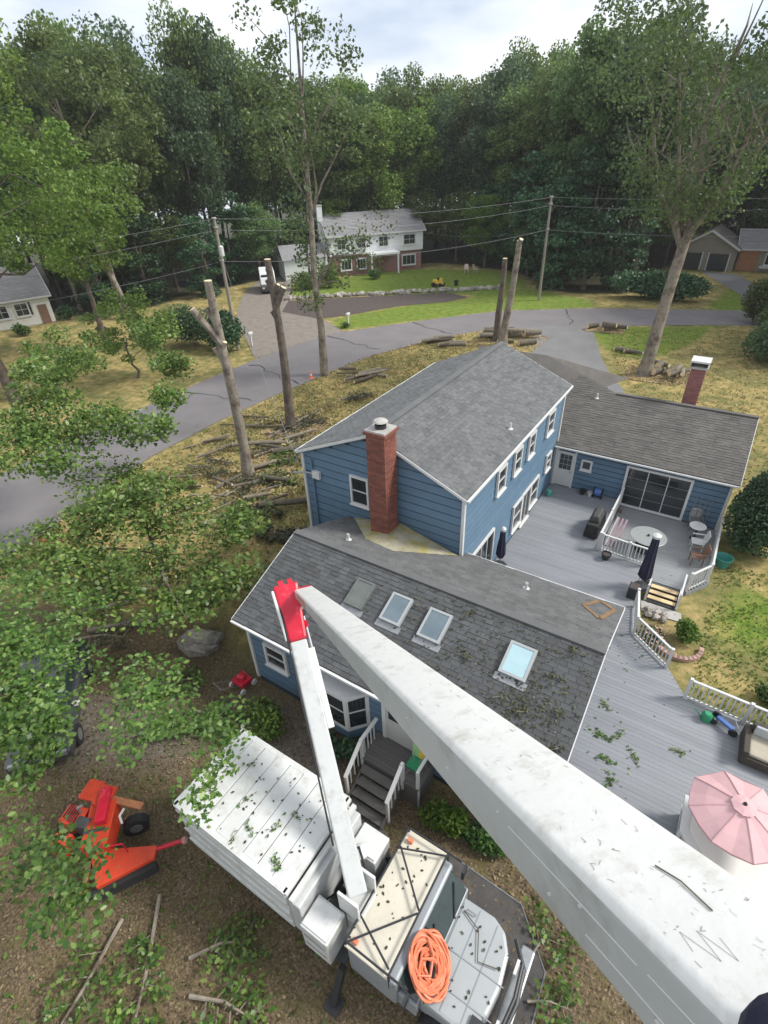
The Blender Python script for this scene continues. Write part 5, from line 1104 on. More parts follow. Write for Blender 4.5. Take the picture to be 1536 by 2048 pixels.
cone('orange traffic cone at the road edge by the leafy brush', -16.0, -5.1, .75); cone('orange traffic cone on the verge beside the tall slender tree', -18.4, 18.2, .6)
# yellow ride-on tractor on the far lawn
t = thing('garden_tractor', 'small yellow garden tractor standing on the bright green lawn', 'tractor', (-25.1, 52.6, 0))
MB().box(-25.7, -24.9, 52.3, 52.8, .35, .85).build('hood', 'yellow', t, bevel=.06); MB().box(-24.9, -24.3, 52.25, 52.85, .3, .6).build('fender', 'yellow', t, bevel=.04); MB().box(-24.75, -24.4, 52.35, 52.75, .6, 1.1).build('seat', 'yellow', t, bevel=.04); MB().tube([(-25.0, 52.55, .85), (-24.9, 52.55, 1.15)], .15, 10).build('steering_wheel', 'black', t)
for q in ((-25.5, 52.2), (-25.5, 52.9), (-24.5, 52.15), (-24.5, 52.95)): MB().tube([(q[0], q[1] - .1, .28), (q[0], q[1] + .1, .28)], .28, 12).build('wheel', 'rubber', t)
t = thing('trash_bin', 'small dark bin on the lawn beside the yellow tractor', 'bin', (-23.2, 54.2, 0)); MB().lathe((-23.2, 54.2, 0), [(.22, 0), (.28, .6)], 12).build('barrel', 'black', t); MB().lathe((-23.2, 54.2, .6), [(.3, 0), (.3, .06), (.05, .1)], 12).build('lid', 'black', t)
for i, (x, y, lb_) in enumerate(((-25.6, 62.4, 'pale garden chair at the far end of the green lawn, near the trees'), (-24.4, 62.9, 'second pale garden chair at the far lawn end, nearer the wide hedge'))): chair(lb_, x, y, 0, .5 + i, M('pale_pink_plastic', (.60, .48, .42), .6, .1) if i == 0 else bpy.data.materials['pale_pink_plastic'], None, 1.2)
def mailbox(label, x, y, rz=0):
    t = thing('mailbox', label, 'mailbox', (x, y, 0)); MB().box(x - .06, x + .06, y - .06, y + .06, 0, 1.1).build('post', 'white', t); MB().box(x - .12, x + .12, y - .28, y + .28, 1.1, 1.36).build('box', 'white', t, bevel=.06)
mailbox('white mailbox with a round green plant at its foot on the lawn strip', -24.6, 32.0); mailbox('white mailbox at the gravel driveway mouth near the dark shrub', -28.9, 22.3)
# van on the neighbour driveway
vn = thing('parked_van', 'white van with dark lower body parked on the gravel driveway', 'van', (-44.6, 41.5, 0)); vc = V((-44.8, 41.8, 0)); vf = V((.72, -.70, 0)).normalized(); vs = V((.70, .72, 0)).normalized()
def vx(profile, hw, name, mat, bev=.08): return MB().extrude([vc + vf * s_ - vs * hw + V((0, 0, z)) for s_, z in profile], vs * 2 * hw).build(name, mat, vn, bevel=bev)
vx([(-2.4, 1.05), (2.0, 1.05), (1.75, 1.8), (1.2, 2.5), (-2.4, 2.55)], .95, 'upper_body', 'ywhite'); vx([(-2.4, .35), (2.6, .35), (2.6, .95), (2.0, 1.05), (-2.4, 1.05)], .97, 'lower_body', 'chassis'); MB().obox(vc + vf * 1.62 + V((0, 0, 1.85)), vf * .05 + V((0, 0, -.03)), vs * .78, V((0, 0, .34))).build('windshield', 'windshield', vn)
for s_ in (-1.5, 1.6):
    for k in (-.85, .85): p = vc + vf * s_ + vs * k + V((0, 0, .36)); o = MB().tube([p - vs * .12, p + vs * .12], .36, 14).build('wheel', 'rubber', vn)
for k in (-.7, .7): MB().obox(vc + vf * 2.6 + vs * k + V((0, 0, .78)), vf * .03, vs * .16, V((0, 0, .09))).build('headlight', 'white', vn)
# utility poles and wires
def upole(label, x, y, h, lean=(0, 0), transformer=False, arm=False):
    t = thing('utility_pole', label, 'utility pole', (x, y, 0)); MB().tube([(x, y, 0), (x + lean[0], y + lean[1], h)], [.17, .12], 10).build('pole', 'polewood', t)
    if transformer: MB().lathe((x + lean[0] * .75 + .35, y - .15, h * .74), [(.05, -.1), (.2, 0), (.2, .7), (.08, .8)], 12).build('transformer', 'white', t)
    MB().bar((x + lean[0] * .93 - .3, y + lean[1] * .93, h * .93), (x + lean[0] * .93 + .3, y + lean[1] * .93, h * .93), .06, .06).build('bracket', 'steel', t)
    for z_ in (.99, .93, .70): MB().lathe((x + lean[0] * z_, y + lean[1] * z_, h * z_), [(.2, 0), (.2, .12)], 8).build('insulator', 'concrete', t)
upole('grey utility pole with a white transformer beside the gravel driveway', -29.3, 20.9, 10.9, transformer=True); upole('bare wooden utility pole on the grass across the road bend', -10.9, 50.8, 10.4)
def wire(label, a, b, sag, r=.014, group='power lines along the road'):
    a, b = V(a), V(b); p = [a.lerp(b, t_) - V((0, 0, sag * 4 * t_ * (1 - t_))) for t_ in np.linspace(0, 1, 15)]; tag(MB().tube(p, r, 5).build('power_line', 'wire'), label, 'power line', group)
pl_, pr_ = V((-29.3, 20.9, 0)), V((-10.9, 50.8, 0))
for z_, s_, nm in ((10.8, .6, 'topmost'), (10.0, .8, 'second'), (7.6, .9, 'lowest')):
    zz = z_ * 10.4 / 10.9
    wire(f'{nm} power line between the transformer pole and the bare wooden pole', pl_ + V((0, 0, z_)), pr_ + V((0, 0, zz)), s_)
    wire(f'{nm} power line running from the transformer pole to the left edge', pl_ + V((0, 0, z_)), (-50, -14, z_ - 1), s_ * 1.3)
    wire(f'{nm} power line running from the bare wooden pole to the right edge', pr_ + V((0, 0, zz)), (34, 72, zz + .3), s_ * 1.3)
wire('service cable sloping from the transformer pole to the roof corner of the blue house', (-29.3, 20.9, 8.6), (-3.6, .1, 4.9), 1.0, .013); wire('thin cable reaching from the bare pole towards the white house', (-10.9, 50.8, 7.2), (-33.4, 63.6, 4.8), .6, .013)

# ------------------------------------------------------------------ trunks, logs, brush
def stub_trunk(label, x, y, h, r, stubs, lean=(0, 0), mat='palebark', cat='tree trunk'):
    t = thing('limbed_trunk', label, cat, (x, y, 0)); g = MB(); n_ = 9
    path = [(x + lean[0] * t_ + .07 * math.sin(5 * t_ + x), y + lean[1] * t_ + .07 * math.cos(4 * t_ + y), h * t_) for t_ in np.linspace(0, 1, n_)]
    g.tube(path, [r * 1.35] + [r * (1 - .38 * t_) for t_ in np.linspace(.1, 1, n_ - 1)], 11)
    e = V(path[-1]); MB().tube([e, e + V((0, 0, .03))], r * .60, 11).build('cut_face', 'cut', t)
    for z_, az, ln, rr_ in stubs:
        c = V((x + lean[0] * z_ / h, y + lean[1] * z_ / h, z_)); d = V((math.cos(az) * .5, math.sin(az) * .5, .87)).normalized(); g.tube([c, c + d * ln * .5 + V((0, 0, .03)), c + d * ln], [rr_ * 1.15, rr_, rr_ * .9], 8); MB().tube([c + d * ln, c + d * (ln + .03)], rr_ * .88, 8).build('cut_face', 'cut', t)
    g.build('trunk', mat, t, True); return t
stub_trunk('tall bare trunk with pale cut stubs nearest the leafy brush pile', -11.7, 4.3, 10.3, .30, [(7.4, 3.9, 2.0, .17), (8.3, 3.5, .9, .15), (6.4, 3.4, .9, .15), (9.0, 2.6, .7, .12), (7.2, .4, .35, .13)])
stub_trunk('tall dark trunk cut off at two tops between road and house', -13.6, 10.3, 10.2, .30, [(7.6, .5, 1.3, .19), (8.6, 3.3, .6, .14), (9.2, 2.9, .55, .12), (7.0, 3.5, .5, .12), (8.2, .3, .8, .13)], mat='bark')
stub_trunk('pale cut trunk leaning right behind the main roof ridge', -8.1, 33.1, 8.5, .36, [(8.2, -.5, .5, .2)], lean=(.5, .2)); stub_trunk('shorter dark cut trunk close beside the pale one behind the roof', -9.0, 33.9, 7.0, .32, [(6.6, 2, .4, .14)], mat='bark')
stub_trunk('bare leaning trunk standing in the yard left of the transformer pole', -39.2, 17.7, 10.5, .34, [], lean=(-1.5, -1), mat='palebark'); stub_trunk('thin bare trunk at the edge of the woods by the cream house', -58.5, 23.3, 8.5, .22, [], lean=(-.6, 0), mat='palebark')
MAT['torn'] = M('torn_pale_bark', (.46, .33, .25), .9, .35, 6, .6, 20)
def log(name, label, x, y, z, az, ln, r, tilt=0., group=None, cat='log'):
    t = thing(name, label, cat, (x, y, 0), group); d = V((math.cos(az) * math.cos(tilt), math.sin(az) * math.cos(tilt), math.sin(tilt))); c = V((x, y, z + r * .9)); q = V((-d.y, d.x, 0)) * random.uniform(-.08, .08) * ln
    MB().tube([c - d * ln / 2, c + q * .6, c + q * .4 + d * ln * .2, c + d * ln / 2], [r, r * .95, r * .9, r * .8], 9).build('bark', 'log', t, True)
    MB().tube([c - d * (ln / 2 + .02), c - d * ln / 2], r * .93, 9).build('cut_end', 'cut', t); MB().tube([c + d * ln / 2, c + d * (ln / 2 + .02)], r * .72, 9).build('cut_end', 'cut', t)
rl = random.Random(3)
def pile(n, cx, cy, sx, sy, az, spread, ln, r, label, group, zmax=.35):
    for i in range(n): log('cut_log', label, cx + rl.uniform(-sx, sx), cy + rl.uniform(-sy, sy), rl.uniform(0, zmax), az + rl.uniform(-spread, spread), ln * rl.uniform(.6, 1.3), r * rl.uniform(.65, 1.3), rl.uniform(-.08, .08), group)
pile(9, -15.2, 20.2, 1.5, 1.0, .7, .6, 2.3, .11, 'grey cut log heaped on the straw-coloured verge beside the slender tree', 'logs by the slender tree')
pile(6, -12.0, 9.0, 1.8, 2.2, .9, .7, 2.6, .11, 'long cut log lying around the dark two-topped trunk', 'logs by the two-topped trunk'); pile(7, -9.6, 4.6, 2.2, 2.0, .7, .8, 2.2, .11, 'cut log on dry grass around the bare trunk nearest the house', 'logs by the nearest bare trunk')
pile(8, -13.3, 3.0, 2.0, 2.6, .5, .9, 2.0, .075, 'thin cut branch on the dry grass between road and brush', 'branches by the brush'); pile(6, -16.2, 8.5, 1.0, 3.5, .6, .5, 2.4, .07, 'thin dark branch lying along the near road edge', 'branches along the road edge')
pile(10, -8.6, 34.9, 3.2, 1.4, .45, .4, 2.4, .24, 'tan cut log stacked at the road edge behind the roof', 'logs behind the roof', .5); pile(8, -13.4, 31.2, 2.2, 1.2, .75, .3, 2.4, .17, 'brown cut log in the row along the verge behind the roof', 'logs in the verge row', .3)
pile(10, 6.0, 31.2, 1.3, .8, .5, 1.2, 1.5, .22, 'brown split log in the heap beside the big spreading tree', 'logs by the big tree', .6); pile(6, -1.2, 41.6, 1.3, .6, .5, .8, 1.5, .26, 'reddish cut log at the driveway mouth', 'logs at the driveway mouth', .45); pile(3, 2.2, 35.4, .8, .4, .2, .5, 1.4, .2, 'short dark log on the grass by the driveway', 'logs by the driveway', .1)
log('cut_log', 'long pale branch on brown leaves below the brush, farther from the boulder', -9.4, -6.9, 0, .85, 3.0, .13); log('cut_log', 'long pale branch on brown leaves below the brush, nearer the boulder', -7.5, -6.7, 0, .8, 2.6, .13)
log('cut_log', 'thick pale limb resting on the ground against the left house wall', -7.0, 3.4, .2, .75, 4.2, .17); log('cut_log', 'long limb lying from the two-topped trunk towards the house', -10.4, 8.4, .15, .8, 4.6, .17)

# ------------------------------------------------------------------ shrubs
def shrub(label, x, y, rx, ry, h, n, size, leaf, cat='shrub', name='garden_shrub', up=.35, shape='leaf', seed=0, hollow=.55, z0=0., group=None, lumps=7):
    t = thing(name, label, cat, (x, y, z0), group); g = np.random.default_rng(seed + 100); pts = []
    for k in range(lumps):
        a = g.uniform(0, 6.28); r_ = g.uniform(0, .55); c = (r_ * rx * math.cos(a), r_ * ry * math.sin(a), h * g.uniform(.38, .62)); q = g.uniform(.45, .66)
        pts.append(blob(g, n // lumps, c, rx * q, ry * q, h * g.uniform(.34, .42), hollow))
    p = np.concatenate(pts); p[:, 2] = np.maximum(p[:, 2], .04)
    link('foliage', leaves_mesh('foliage', p, size, LEAF[leaf], shape, up, seed=seed), t)
    mb = MB()
    for k in range(5): a = k * 1.26; mb.tube([(.05 * math.cos(a), .05 * math.sin(a), 0), (rx * .3 * math.cos(a), ry * .3 * math.sin(a), h * .45), (rx * .5 * math.cos(a), ry * .5 * math.sin(a), h * .7)], [.035, .025, .01], 5)
    link('stem', mb.mesh('stem', 'bark'), t); return t
shrub('large rounded dark evergreen shrub beside the rear wing', 12.3, 10.45, 1.6, 1.7, 4.0, 16000, .12, 'conifer', 'evergreen shrub', 'evergreen_shrub', .25, 'card', 1, .82, lumps=9)
shrub('bright lime green shrub beside the steps on the lawn', 10.85, 3.35, .45, .45, .9, 900, .13, 'lime', seed=2); shrub('low green shrub on the lawn beyond the long railing', 13.6, 1.9, .7, .5, .7, 800, .13, 'bush', seed=3)
shrub('green shrub in front of the low wing, behind the white chip box', .4, -7.1, .95, .75, 1.2, 1700, .14, 'near', seed=4); shrub('green shrub below the porch chair beside the front steps', 6.4, -6.75, .7, .5, 1.0, 1200, .13, 'lime', seed=5)
shrub('low green plants along the house wall behind the cream cab roof', 7.7, -6.7, .9, .45, .6, 900, .13, 'bush', seed=6); shrub('dark green bush under the bay window', 2.7, -6.75, .9, .4, .7, 900, .13, 'conifer', seed=7); shrub('small round dark bush under the front window', 3.3, -6.5, .4, .35, .9, 500, .1, 'conifer', seed=8)
shrub('wide dark green hedge mass across the road bend', 1.2, 56.4, 6.2, 2.6, 3.1, 7000, .34, 'conifer', 'hedge', 'wide_hedge', .35, 'card', 9, .8, lumps=14)
shrub('dark green shrub at the foot of the transformer pole', -30.6, 20.6, 3.0, 2.0, 3.8, 4200, .25, 'conifer', seed=10, shape='card'); shrub('dark shrub left of the transformer pole on the far lawn', -34.2, 20.0, 3.2, 2.4, 3.8, 4200, .25, 'bluish', seed=11, shape='card')
shrub('small round green plant below the white mailbox', -24.6, 31.4, .5, .5, .6, 300, .16, 'bush', seed=12); shrub('dark round bush before the garage of the white house', -40.4, 44.2, 2.0, 1.6, 2.6, 1600, .28, 'forest', seed=13, shape='card'); shrub('tall bright bush beside the white house chimney', -38.2, 46.4, 1.6, 1.6, 3.4, 1500, .28, 'bright', seed=14, shape='card')
shrub('dark bush in front of the white porch', -35.6, 53.6, 1.2, .9, 1.5, 700, .24, 'bush', seed=15, shape='card'); shrub('dark leafy bush at the right edge across the lawn', 12.6, 38.2, 3.2, 2.6, 3.4, 4200, .24, 'bluish', seed=16, shape='card'); shrub('bushy green shrub at the end of the road on the right', 10.6, 49.4, 2.6, 2.0, 4.4, 3400, .26, 'forest', seed=17, shape='card')
shrub('olive shrub growing right of the road end shrub', 12.8, 44.0, 2.8, 2.2, 3.6, 3400, .26, 'olive', seed=18, shape='card'); shrub('small dark bush on the far left lawn', -47.0, 18.4, .9, .8, .9, 500, .2, 'bluish', seed=19, shape='card'); shrub('low dark shrub by the cream house corner', -56.6, 20.4, 2.0, 1.2, 1.6, 900, .24, 'conifer', seed=20, shape='card'); shrub('green bush below the cream house windows', -54.4, 14.0, 1.2, 1.0, 1.2, 600, .24, 'bush', seed=21, shape='card')
# red flowers and stones inside the bed
fb = thing('flower_plant', 'reddish flowers in the bed inside the bent railing', 'flowers', (9.85, 2.9, 0)); p = blob(np.random.default_rng(4), 260, (.0, .0, .22), .45, .55, .2, .3)
link('foliage', leaves_mesh('foliage', p, .12, LEAF['bush'], 'leaf', .4, seed=3), fb); link('petals', leaves_mesh('petals', p[::2] + np.array([0, 0, .08]), .10, MAT['pinkstone'], 'leaf', .4, seed=4), fb)
be = thing('bed_edging', 'curved row of pinkish stones round the lime green shrub', 'edging', (11.0, 2.8, 0)); bmesh_ = MB().box(-.13, .13, -.07, .07, 0, .14).mesh('stone', 'pinkstone')
for k in range(11): a = -2.2 + k * .22; o = link('stone', bmesh_, be, V((10.72 + .75 * math.cos(a), 3.1 + .75 * math.sin(a), 0)) - _off(be)); o.rotation_euler = (0, 0, a + math.pi / 2)
for k in range(6): o = link('rock', RK[k % 4]); o.location = (9.55 + (k % 3) * .28 + random.uniform(-.05, .05), 4.35 - (k // 3) * .3, .08); o.scale = (.16, .14, .11); o.rotation_euler = (0, 0, k); tag(o, 'small grey rock in the bed at the foot of the steps', 'rock', 'rocks at the steps')

# ------------------------------------------------------------------ trees
def crown_proto(seed, leaf, rx, zc, rz, ncl, per, cr, size, trunk_h, r0, shape='card', up=.45, nl=8, bark='bark', flat=.75):
    pts, cs = crown_points(seed, rx, zc, rz, ncl, per, cr, flat=flat)
    me = leaves_mesh('crown', pts, size, LEAF[leaf], shape, up, seed=seed)
    mb = MB(); tree_limbs(mb, (0, 0, -.1), (0, 0, trunk_h), r0, cs, np.random.default_rng(seed + 7), nl)
    return mb.mesh('trunk', bark, smooth=True), me
def put_tree(name, label, tr, cr__, loc, rz, sc, group=None, cat='tree'):
    t = thing(name, label, cat, loc, group); link('trunk', tr, t); link('crown', cr__, t); t.rotation_euler = (0, 0, rz); t.scale = sc if hasattr(sc, '__len__') else (sc, sc, sc); return t
FP = [crown_proto(200 + k, lf, 4.2, 12.9, 6.3, 56, 270, 1.65, .37, 17, .28) for k, lf in enumerate(('forest', 'forest', 'bluish', 'bright', 'forest', 'olive'))]
CP = [crown_proto(300 + k, 'conifer', 2.6, 7.5, 6.5, 46, 150, 1.2, .36, 13, .22, flat=.5) for k in range(2)]
ZONES = {
 'back': ([(-33, 72), (-21, 68.5), (-12, 58.5), (-6, 60), (-2.5, 70), (-2, 86), (12, 88), (26, 84), (44, 80), (46, 108), (-36, 112)], 5.4, 'tall leafy tree in the dense wood behind the white house and hedge', 'woodland trees behind the houses'),
 'mid': ([(-52, 50), (-45, 60), (-38, 66), (-33, 72), (-36, 104), (-66, 96), (-72, 60)], 5.4, 'tall leafy tree in the wood left of the white house', 'woodland trees left of the white house'),
 'left': ([(-64, 24), (-54, 30), (-53, 44), (-52, 50), (-70, 62), (-92, 46), (-92, 8), (-70, 2), (-66, 10)], 5.2, 'tall leafy tree in the wood behind the cream house and transformer pole', 'woodland trees at the left'),
 'right': ([(14, 60), (20, 64), (21, 74), (24, 90), (40, 98), (62, 90), (62, 52), (28, 48)], 5.6, 'tall leafy tree in the wood at the right edge beyond the road', 'woodland trees at the right'),
}
rt = random.Random(21); nt_ = 0
for zn, (poly, sp, lab, grp) in ZONES.items():
    x0, x1 = min(p[0] for p in poly), max(p[0] for p in poly); y0, y1 = min(p[1] for p in poly), max(p[1] for p in poly); y = y0; row = 0
    while y < y1:
        x = x0 + (row % 2) * sp * .5
        while x < x1:
            px, py = x + rt.uniform(-1.6, 1.6), y + rt.uniform(-1.6, 1.6); x += sp
            if not in_poly(np.array([px]), np.array([py]), poly)[0]: continue
            k = rt.choices(range(6), (3, 3, 3, 1.4, 3, 1.2))[0]; tr, cw = FP[k]; h = rt.uniform(.98, 1.25) * {'left': 1.08, 'mid': .94, 'back': .98, 'right': 1.0}[zn]
            put_tree('woodland_tree', lab.replace('tall leafy tree', 'tall ' + ('mid-green', 'mid-green', 'deep green', 'bright yellow-green', 'mid-green', 'pale olive')[k] + ' tree'), tr, cw, (px, py, 0), rt.uniform(0, 6.28), (1.05 * rt.uniform(.9, 1.2), 1.05 * rt.uniform(.9, 1.2), 1.13 * h), grp); nt_ += 1
        y += sp * .9; row += 1
for i in range(13):
    tr, cw = CP[i % 2]; put_tree('evergreen_tree', 'dark evergreen deep in the wood, glimpsed between the trunks', tr, cw, (-42 + i * 7.2, 109 + (i % 3) * 2, -2.0), i * 1.9, (1.7, 1.7, .9), 'evergreens deep in the wood')
# lower evergreens and understory at the wood edge
for i, (x, y, s_, lb_) in enumerate([(-11.5, 57.5, 1.0, 0), (-8.0, 58.5, 1.15, 0), (-15, 61, 1.1, 0), (-19, 66, 1.0, 0), (-4.5, 60.5, .9, 0), (-23, 69.5, 1.0, 0), (-27, 71, .9, 0), (-54, 30, .9, 1), (-50, 36, .8, 1), (-57, 25.5, .9, 1), (-61, 30, 1.1, 1), (-53, 44, .9, 1), (-48, 54, .9, 1), (-64, 18, .9, 1), (-44, 61, .8, 1), (-14, 66, 1.2, 0)]):
    tr, cw = CP[i % 2]; put_tree('evergreen_tree', ('dark evergreen with low boughs at the wood edge behind the bare pole', 'dark evergreen with low boughs at the wood edge by the gravel driveway')[lb_], tr, cw, (x, y, -.5 if s_ > 1 else -1.5), i * 1.3, (s_ * 1.15, s_ * 1.15, s_), ('evergreens behind the bare pole', 'evergreens by the gravel driveway')[lb_])
for i, (x, y) in enumerate([(-31, 70), (-25, 67.6), (-17, 63.5), (-36, 67.5), (-46, 57.8), (-51, 47), (-56, 36), (-63, 26.5), (-58, 32), (10, 86), (16, 86), (24, 82), (15.5, 58), (18, 65), (-1.8, 78), (22, 54)]):
    tr, cw = FP[(i * 2 + 1) % 6]; put_tree('young_tree', 'smaller leafy tree filling the front edge of the wood', tr, cw, (x, y, -1.2), i * 2.1, (.8, .8, .58), 'small trees at the wood edge')

for i, (x, y) in enumerate([(2, 93), (8, 94), (14, 93), (20, 95), (26, 93), (33, 95), (40, 92), (48, 92), (29, 80), (36, 78), (44, 80)]):
    tr, cw = FP[(i * 3 + 1) % 6]; put_tree('young_tree', 'low-crowned leafy tree standing behind the beige house', tr, cw, (x, y, -3.2), i * 1.7, (1.05, 1.05, .72), 'trees behind the beige house')
def custom_tree(name, label, base, top, r0, clumps, leaf, size, per, cr, shape='card', bark='bark', seed=0, limbs=None, up=.4, start=.4, cat='tree', flat=.7, twigs=False):
    """a single tree with its own limbs; clumps are leaf clump centres relative to the base"""
    t = thing(name, label, cat, base); g = np.random.default_rng(seed); cs = np.array(clumps, float); pts = []
    for c in cs: q = cr * g.uniform(.65, 1.3); pts.append(blob(g, int(per * g.uniform(.6, 1.4)), c, q, q, q * flat, .15))
    link('crown', leaves_mesh('crown', np.concatenate(pts), size, LEAF[leaf], shape, up, seed=seed), t)
    mb = MB(); tp = V(top) - V(base); tree_limbs(mb, (0, 0, -.1), tp, r0, cs, g, limbs or 10, 9, start, twigs); link('trunk', mb.mesh('trunk', bark, smooth=True), t); return t
g = np.random.default_rng(31)
# tall slender tree on the near verge
cl = [(g.normal() * 1.5, g.normal() * 1.5, z) for z in np.linspace(14.5, 22.5, 22)] + [(g.normal() * 1.1, g.normal() * 1.1, z) for z in np.linspace(6, 13, 9)] + [(2.6, .8, 20.5), (3.2, 1.3, 19.6), (-1.9, -.8, 17), (2.2, 2.6, 9.5), (1.6, 2.2, 8.6), (2.8, 3.2, 8.0), (1.2, 1.6, 7.0), (3.4, 3.4, 10.4), (.8, 1.4, 9.8)]
custom_tree('slender_tree', 'very tall slender tree with sparse leaves on the verge before the white house', (-17.9, 19.3, 0), (-17.6, 19.6, 22.8), .30, cl, 'olive', .26, 105, 1.25, bark='palebark', seed=32, start=.3, limbs=14, twigs=True)
# big spreading tree on the right
cl = []
for k in range(230):
    a = g.uniform(0, 6.28); z = g.uniform(10.5, 26); rr_ = g.uniform(.1, 1) ** .5 * (1.8 + (z - 9) * .52); cl.append((rr_ * math.cos(a) + (z - 10) * .02, rr_ * math.sin(a), z + rr_ * .08))
bt = thing('spreading_tree', 'big vase-shaped tree with thin grey-green leaves right of the driveway', 'tree', (4.3, 30.7, 0)); pts = []
for c in cl: q = 1.3 * g.uniform(.6, 1.3); pts.append(blob(g, int(118 * (.6 + .6 * (c[2] > 18)) * g.uniform(.6, 1.3)), c, q, q, q * .8, .1))
link('crown', leaves_mesh('crown', np.concatenate(pts), .24, LEAF['olive'], 'card', .3, seed=33), bt)
mb = MB(); mb.tube([(0, 0, -.1), (.1, .05, 1), (.2, .1, 4), (.35, .2, 7), (.5, .3, 9.5)], [.62, .46, .40, .36, .34], 12)
forks = [(2.6, -2.2, 15, .20), (-2.8, -1.2, 16, .22), (.6, .4, 19, .24), (3.6, 1.8, 16.5, .2), (-1.0, 2.8, 17, .18), (-3.6, .8, 14, .15), (4.8, -.6, 18, .16), (-1.6, -3.0, 18, .15)]
for fx_, fy_, fz_, fr_ in forks:
    s0 = V((.42, .24, 8.2 + abs(fx_) * .2)); e = V((fx_, fy_, fz_)); W_ = lambda: V((g.normal(), g.normal(), 0)) * .28; mb.tube([s0, s0.lerp(e, .22) + W_() * .5, s0.lerp(e, .45) + V((0, 0, -.3)) + W_(), s0.lerp(e, .72) + W_(), e, e + V((fx_ * .2, fy_ * .2, 1.0)) + W_() * 2, e + V((fx_ * .35, fy_ * .35, 2.0))], [fr_, fr_ * .88, fr_ * .75, fr_ * .6, fr_ * .42, fr_ * .25, .015], 7)
    for j in range(6): b0 = s0.lerp(e, .45 + .1 * j); e2 = b0 + V((g.normal() * 1.5, g.normal() * 1.5, g.uniform(1.5, 3.5))); mb.tube([b0, b0.lerp(e2, .5) + V((0, 0, -.1)), e2], [fr_ * .35, fr_ * .22, .02], 5)
link('trunk', mb.mesh('trunk', 'palebark', smooth=True), bt)
# leafy trees across the road on the left
g = np.random.default_rng(41)
def ball_clumps(n, cx, cy, cz, rx, ry, rz): return [tuple(p) for p in blob(g, n, (cx, cy, cz), rx, ry, rz, .5)]
custom_tree('maple_tree', 'bright leafy maple across the road whose trunk leans out of the left edge', (-36, 3.8, 0), (-37, 3.5, 14), .42, ball_clumps(105, 3.5, 3.5, 13.8, 7.0, 7.0, 4.6), 'bright', .26, 170, 1.0, seed=42, limbs=16)
custom_tree('maple_tree', 'tall leafy tree behind the leaning maple, crown running out of the top left corner', (-44, 2.5, 0), (-44, 2.5, 22), .45, ball_clumps(120, 2, 3, 21.5, 8.5, 8.5, 7.5), 'bright', .30, 170, 1.25, seed=43, limbs=16)
custom_tree('maple_tree', 'tall leafy tree at the wood edge right of the cream house', (-50, 23.5, 0), (-50, 23, 20), .4, ball_clumps(90, 0, 0, 18.0, 7.0, 7.0, 7.5), 'forest', .36, 150, 1.3, seed=44, limbs=16)
custom_tree('maple_tree', 'leafy tree with yellow-green foliage standing over the bare leaning trunk', (-41.5, 15.5, 0), (-41, 15, 11), .3, ball_clumps(60, 1.0, 0, 10.5, 4.0, 4.0, 4.2), 'bright', .26, 170, 1.0, seed=45, limbs=10)
custom_tree('maple_tree', 'low leafy sapling on the far lawn behind the nearest bare trunk', (-31.5, 11.5, 0), (-31, 11, 4), .12, ball_clumps(38, 0, 0, 4.2, 3.0, 3.0, 2.6), 'bright', .22, 120, .7, seed=46, limbs=8)
# crown of small tree and sprays nearer the house
g = np.random.default_rng(51)
def sprays(spec):
    out_ = []
    for cx_, cy_, cz_, r_, n_ in spec: out_ += [tuple(p) for p in blob(g, n_, (cx_, cy_, cz_), r_, r_, r_ * .45, .1)]
    return out_
base = V((-7.6, -4.6, 0))
cl = sprays([(-9.0, -6.5, 3.6, 1.6, 16), (-9.6, -4.0, 4.2, 1.7, 18), (-6.8, -4.2, 4.4, 2.0, 24), (-5.0, -3.0, 3.6, 1.6, 18), (-4.2, -5.4, 3.2, 1.6, 18), (-5.6, -7.2, 3.3, 1.5, 16), (-7.4, -7.4, 3.3, 1.5, 18), (-9.2, -8.4, 3.6, 1.2, 12), (-8.2, -5.4, 4.4, 1.4, 12), (-2.9, -4.6, 3.0, 1.0, 7), (-3.2, -6.6, 3.0, 1.1, 8)])
custom_tree('small_leafy_tree', 'small broad leafy tree between the road and the house, seen from above', tuple(base), (-7.4, -4.6, 4.2), .16, [tuple(V(c) - base) for c in cl], 'near', .185, 78, .72, 'leaf', seed=52, limbs=8, start=.25, up=.55, twigs=True)
base = V((-19.5, -11.5, 0))
cl = sprays([(-14.8, -4.3, 6, 1.3, 13), (-12.6, -3.6, 6, 1.3, 13), (-10.6, -2.8, 6.2, 1.2, 11), (-9.0, -2.2, 6.3, .9, 7), (-11.6, .2, 6.2, 1.0, 8), (-16.2, -2.6, 6.4, 1.4, 11), (-15.6, -1.2, 7.4, 1.3, 9), (-17.5, -6.5, 6.5, 1.8, 14), (-14.0, 2.6, 6.6, .9, 6), (-14.6, 3.6, 6.2, 1.0, 7), (-18.6, 5.6, 6.6, 1.4, 11), (-21.5, 7.4, 6.4, 1.5, 11), (-18.4, -1.6, 6.8, 1.6, 13), (-20.5, 1.2, 7.0, 1.7, 13), (-13.2, -5.2, 5.6, 1.2, 10), (-11.2, -4.6, 5.4, 1.0, 8)])
custom_tree('roadside_oak', 'roadside oak reaching leafy boughs over the road from beyond the left edge', tuple(base), (-19.0, -10.5, 9), .22, [tuple(V(c) - base) for c in cl], 'near', .20, 90, .74, 'leaf', seed=53, limbs=1, start=.6, up=.5, twigs=True)
base = V((-4.2, -15.4, 0))
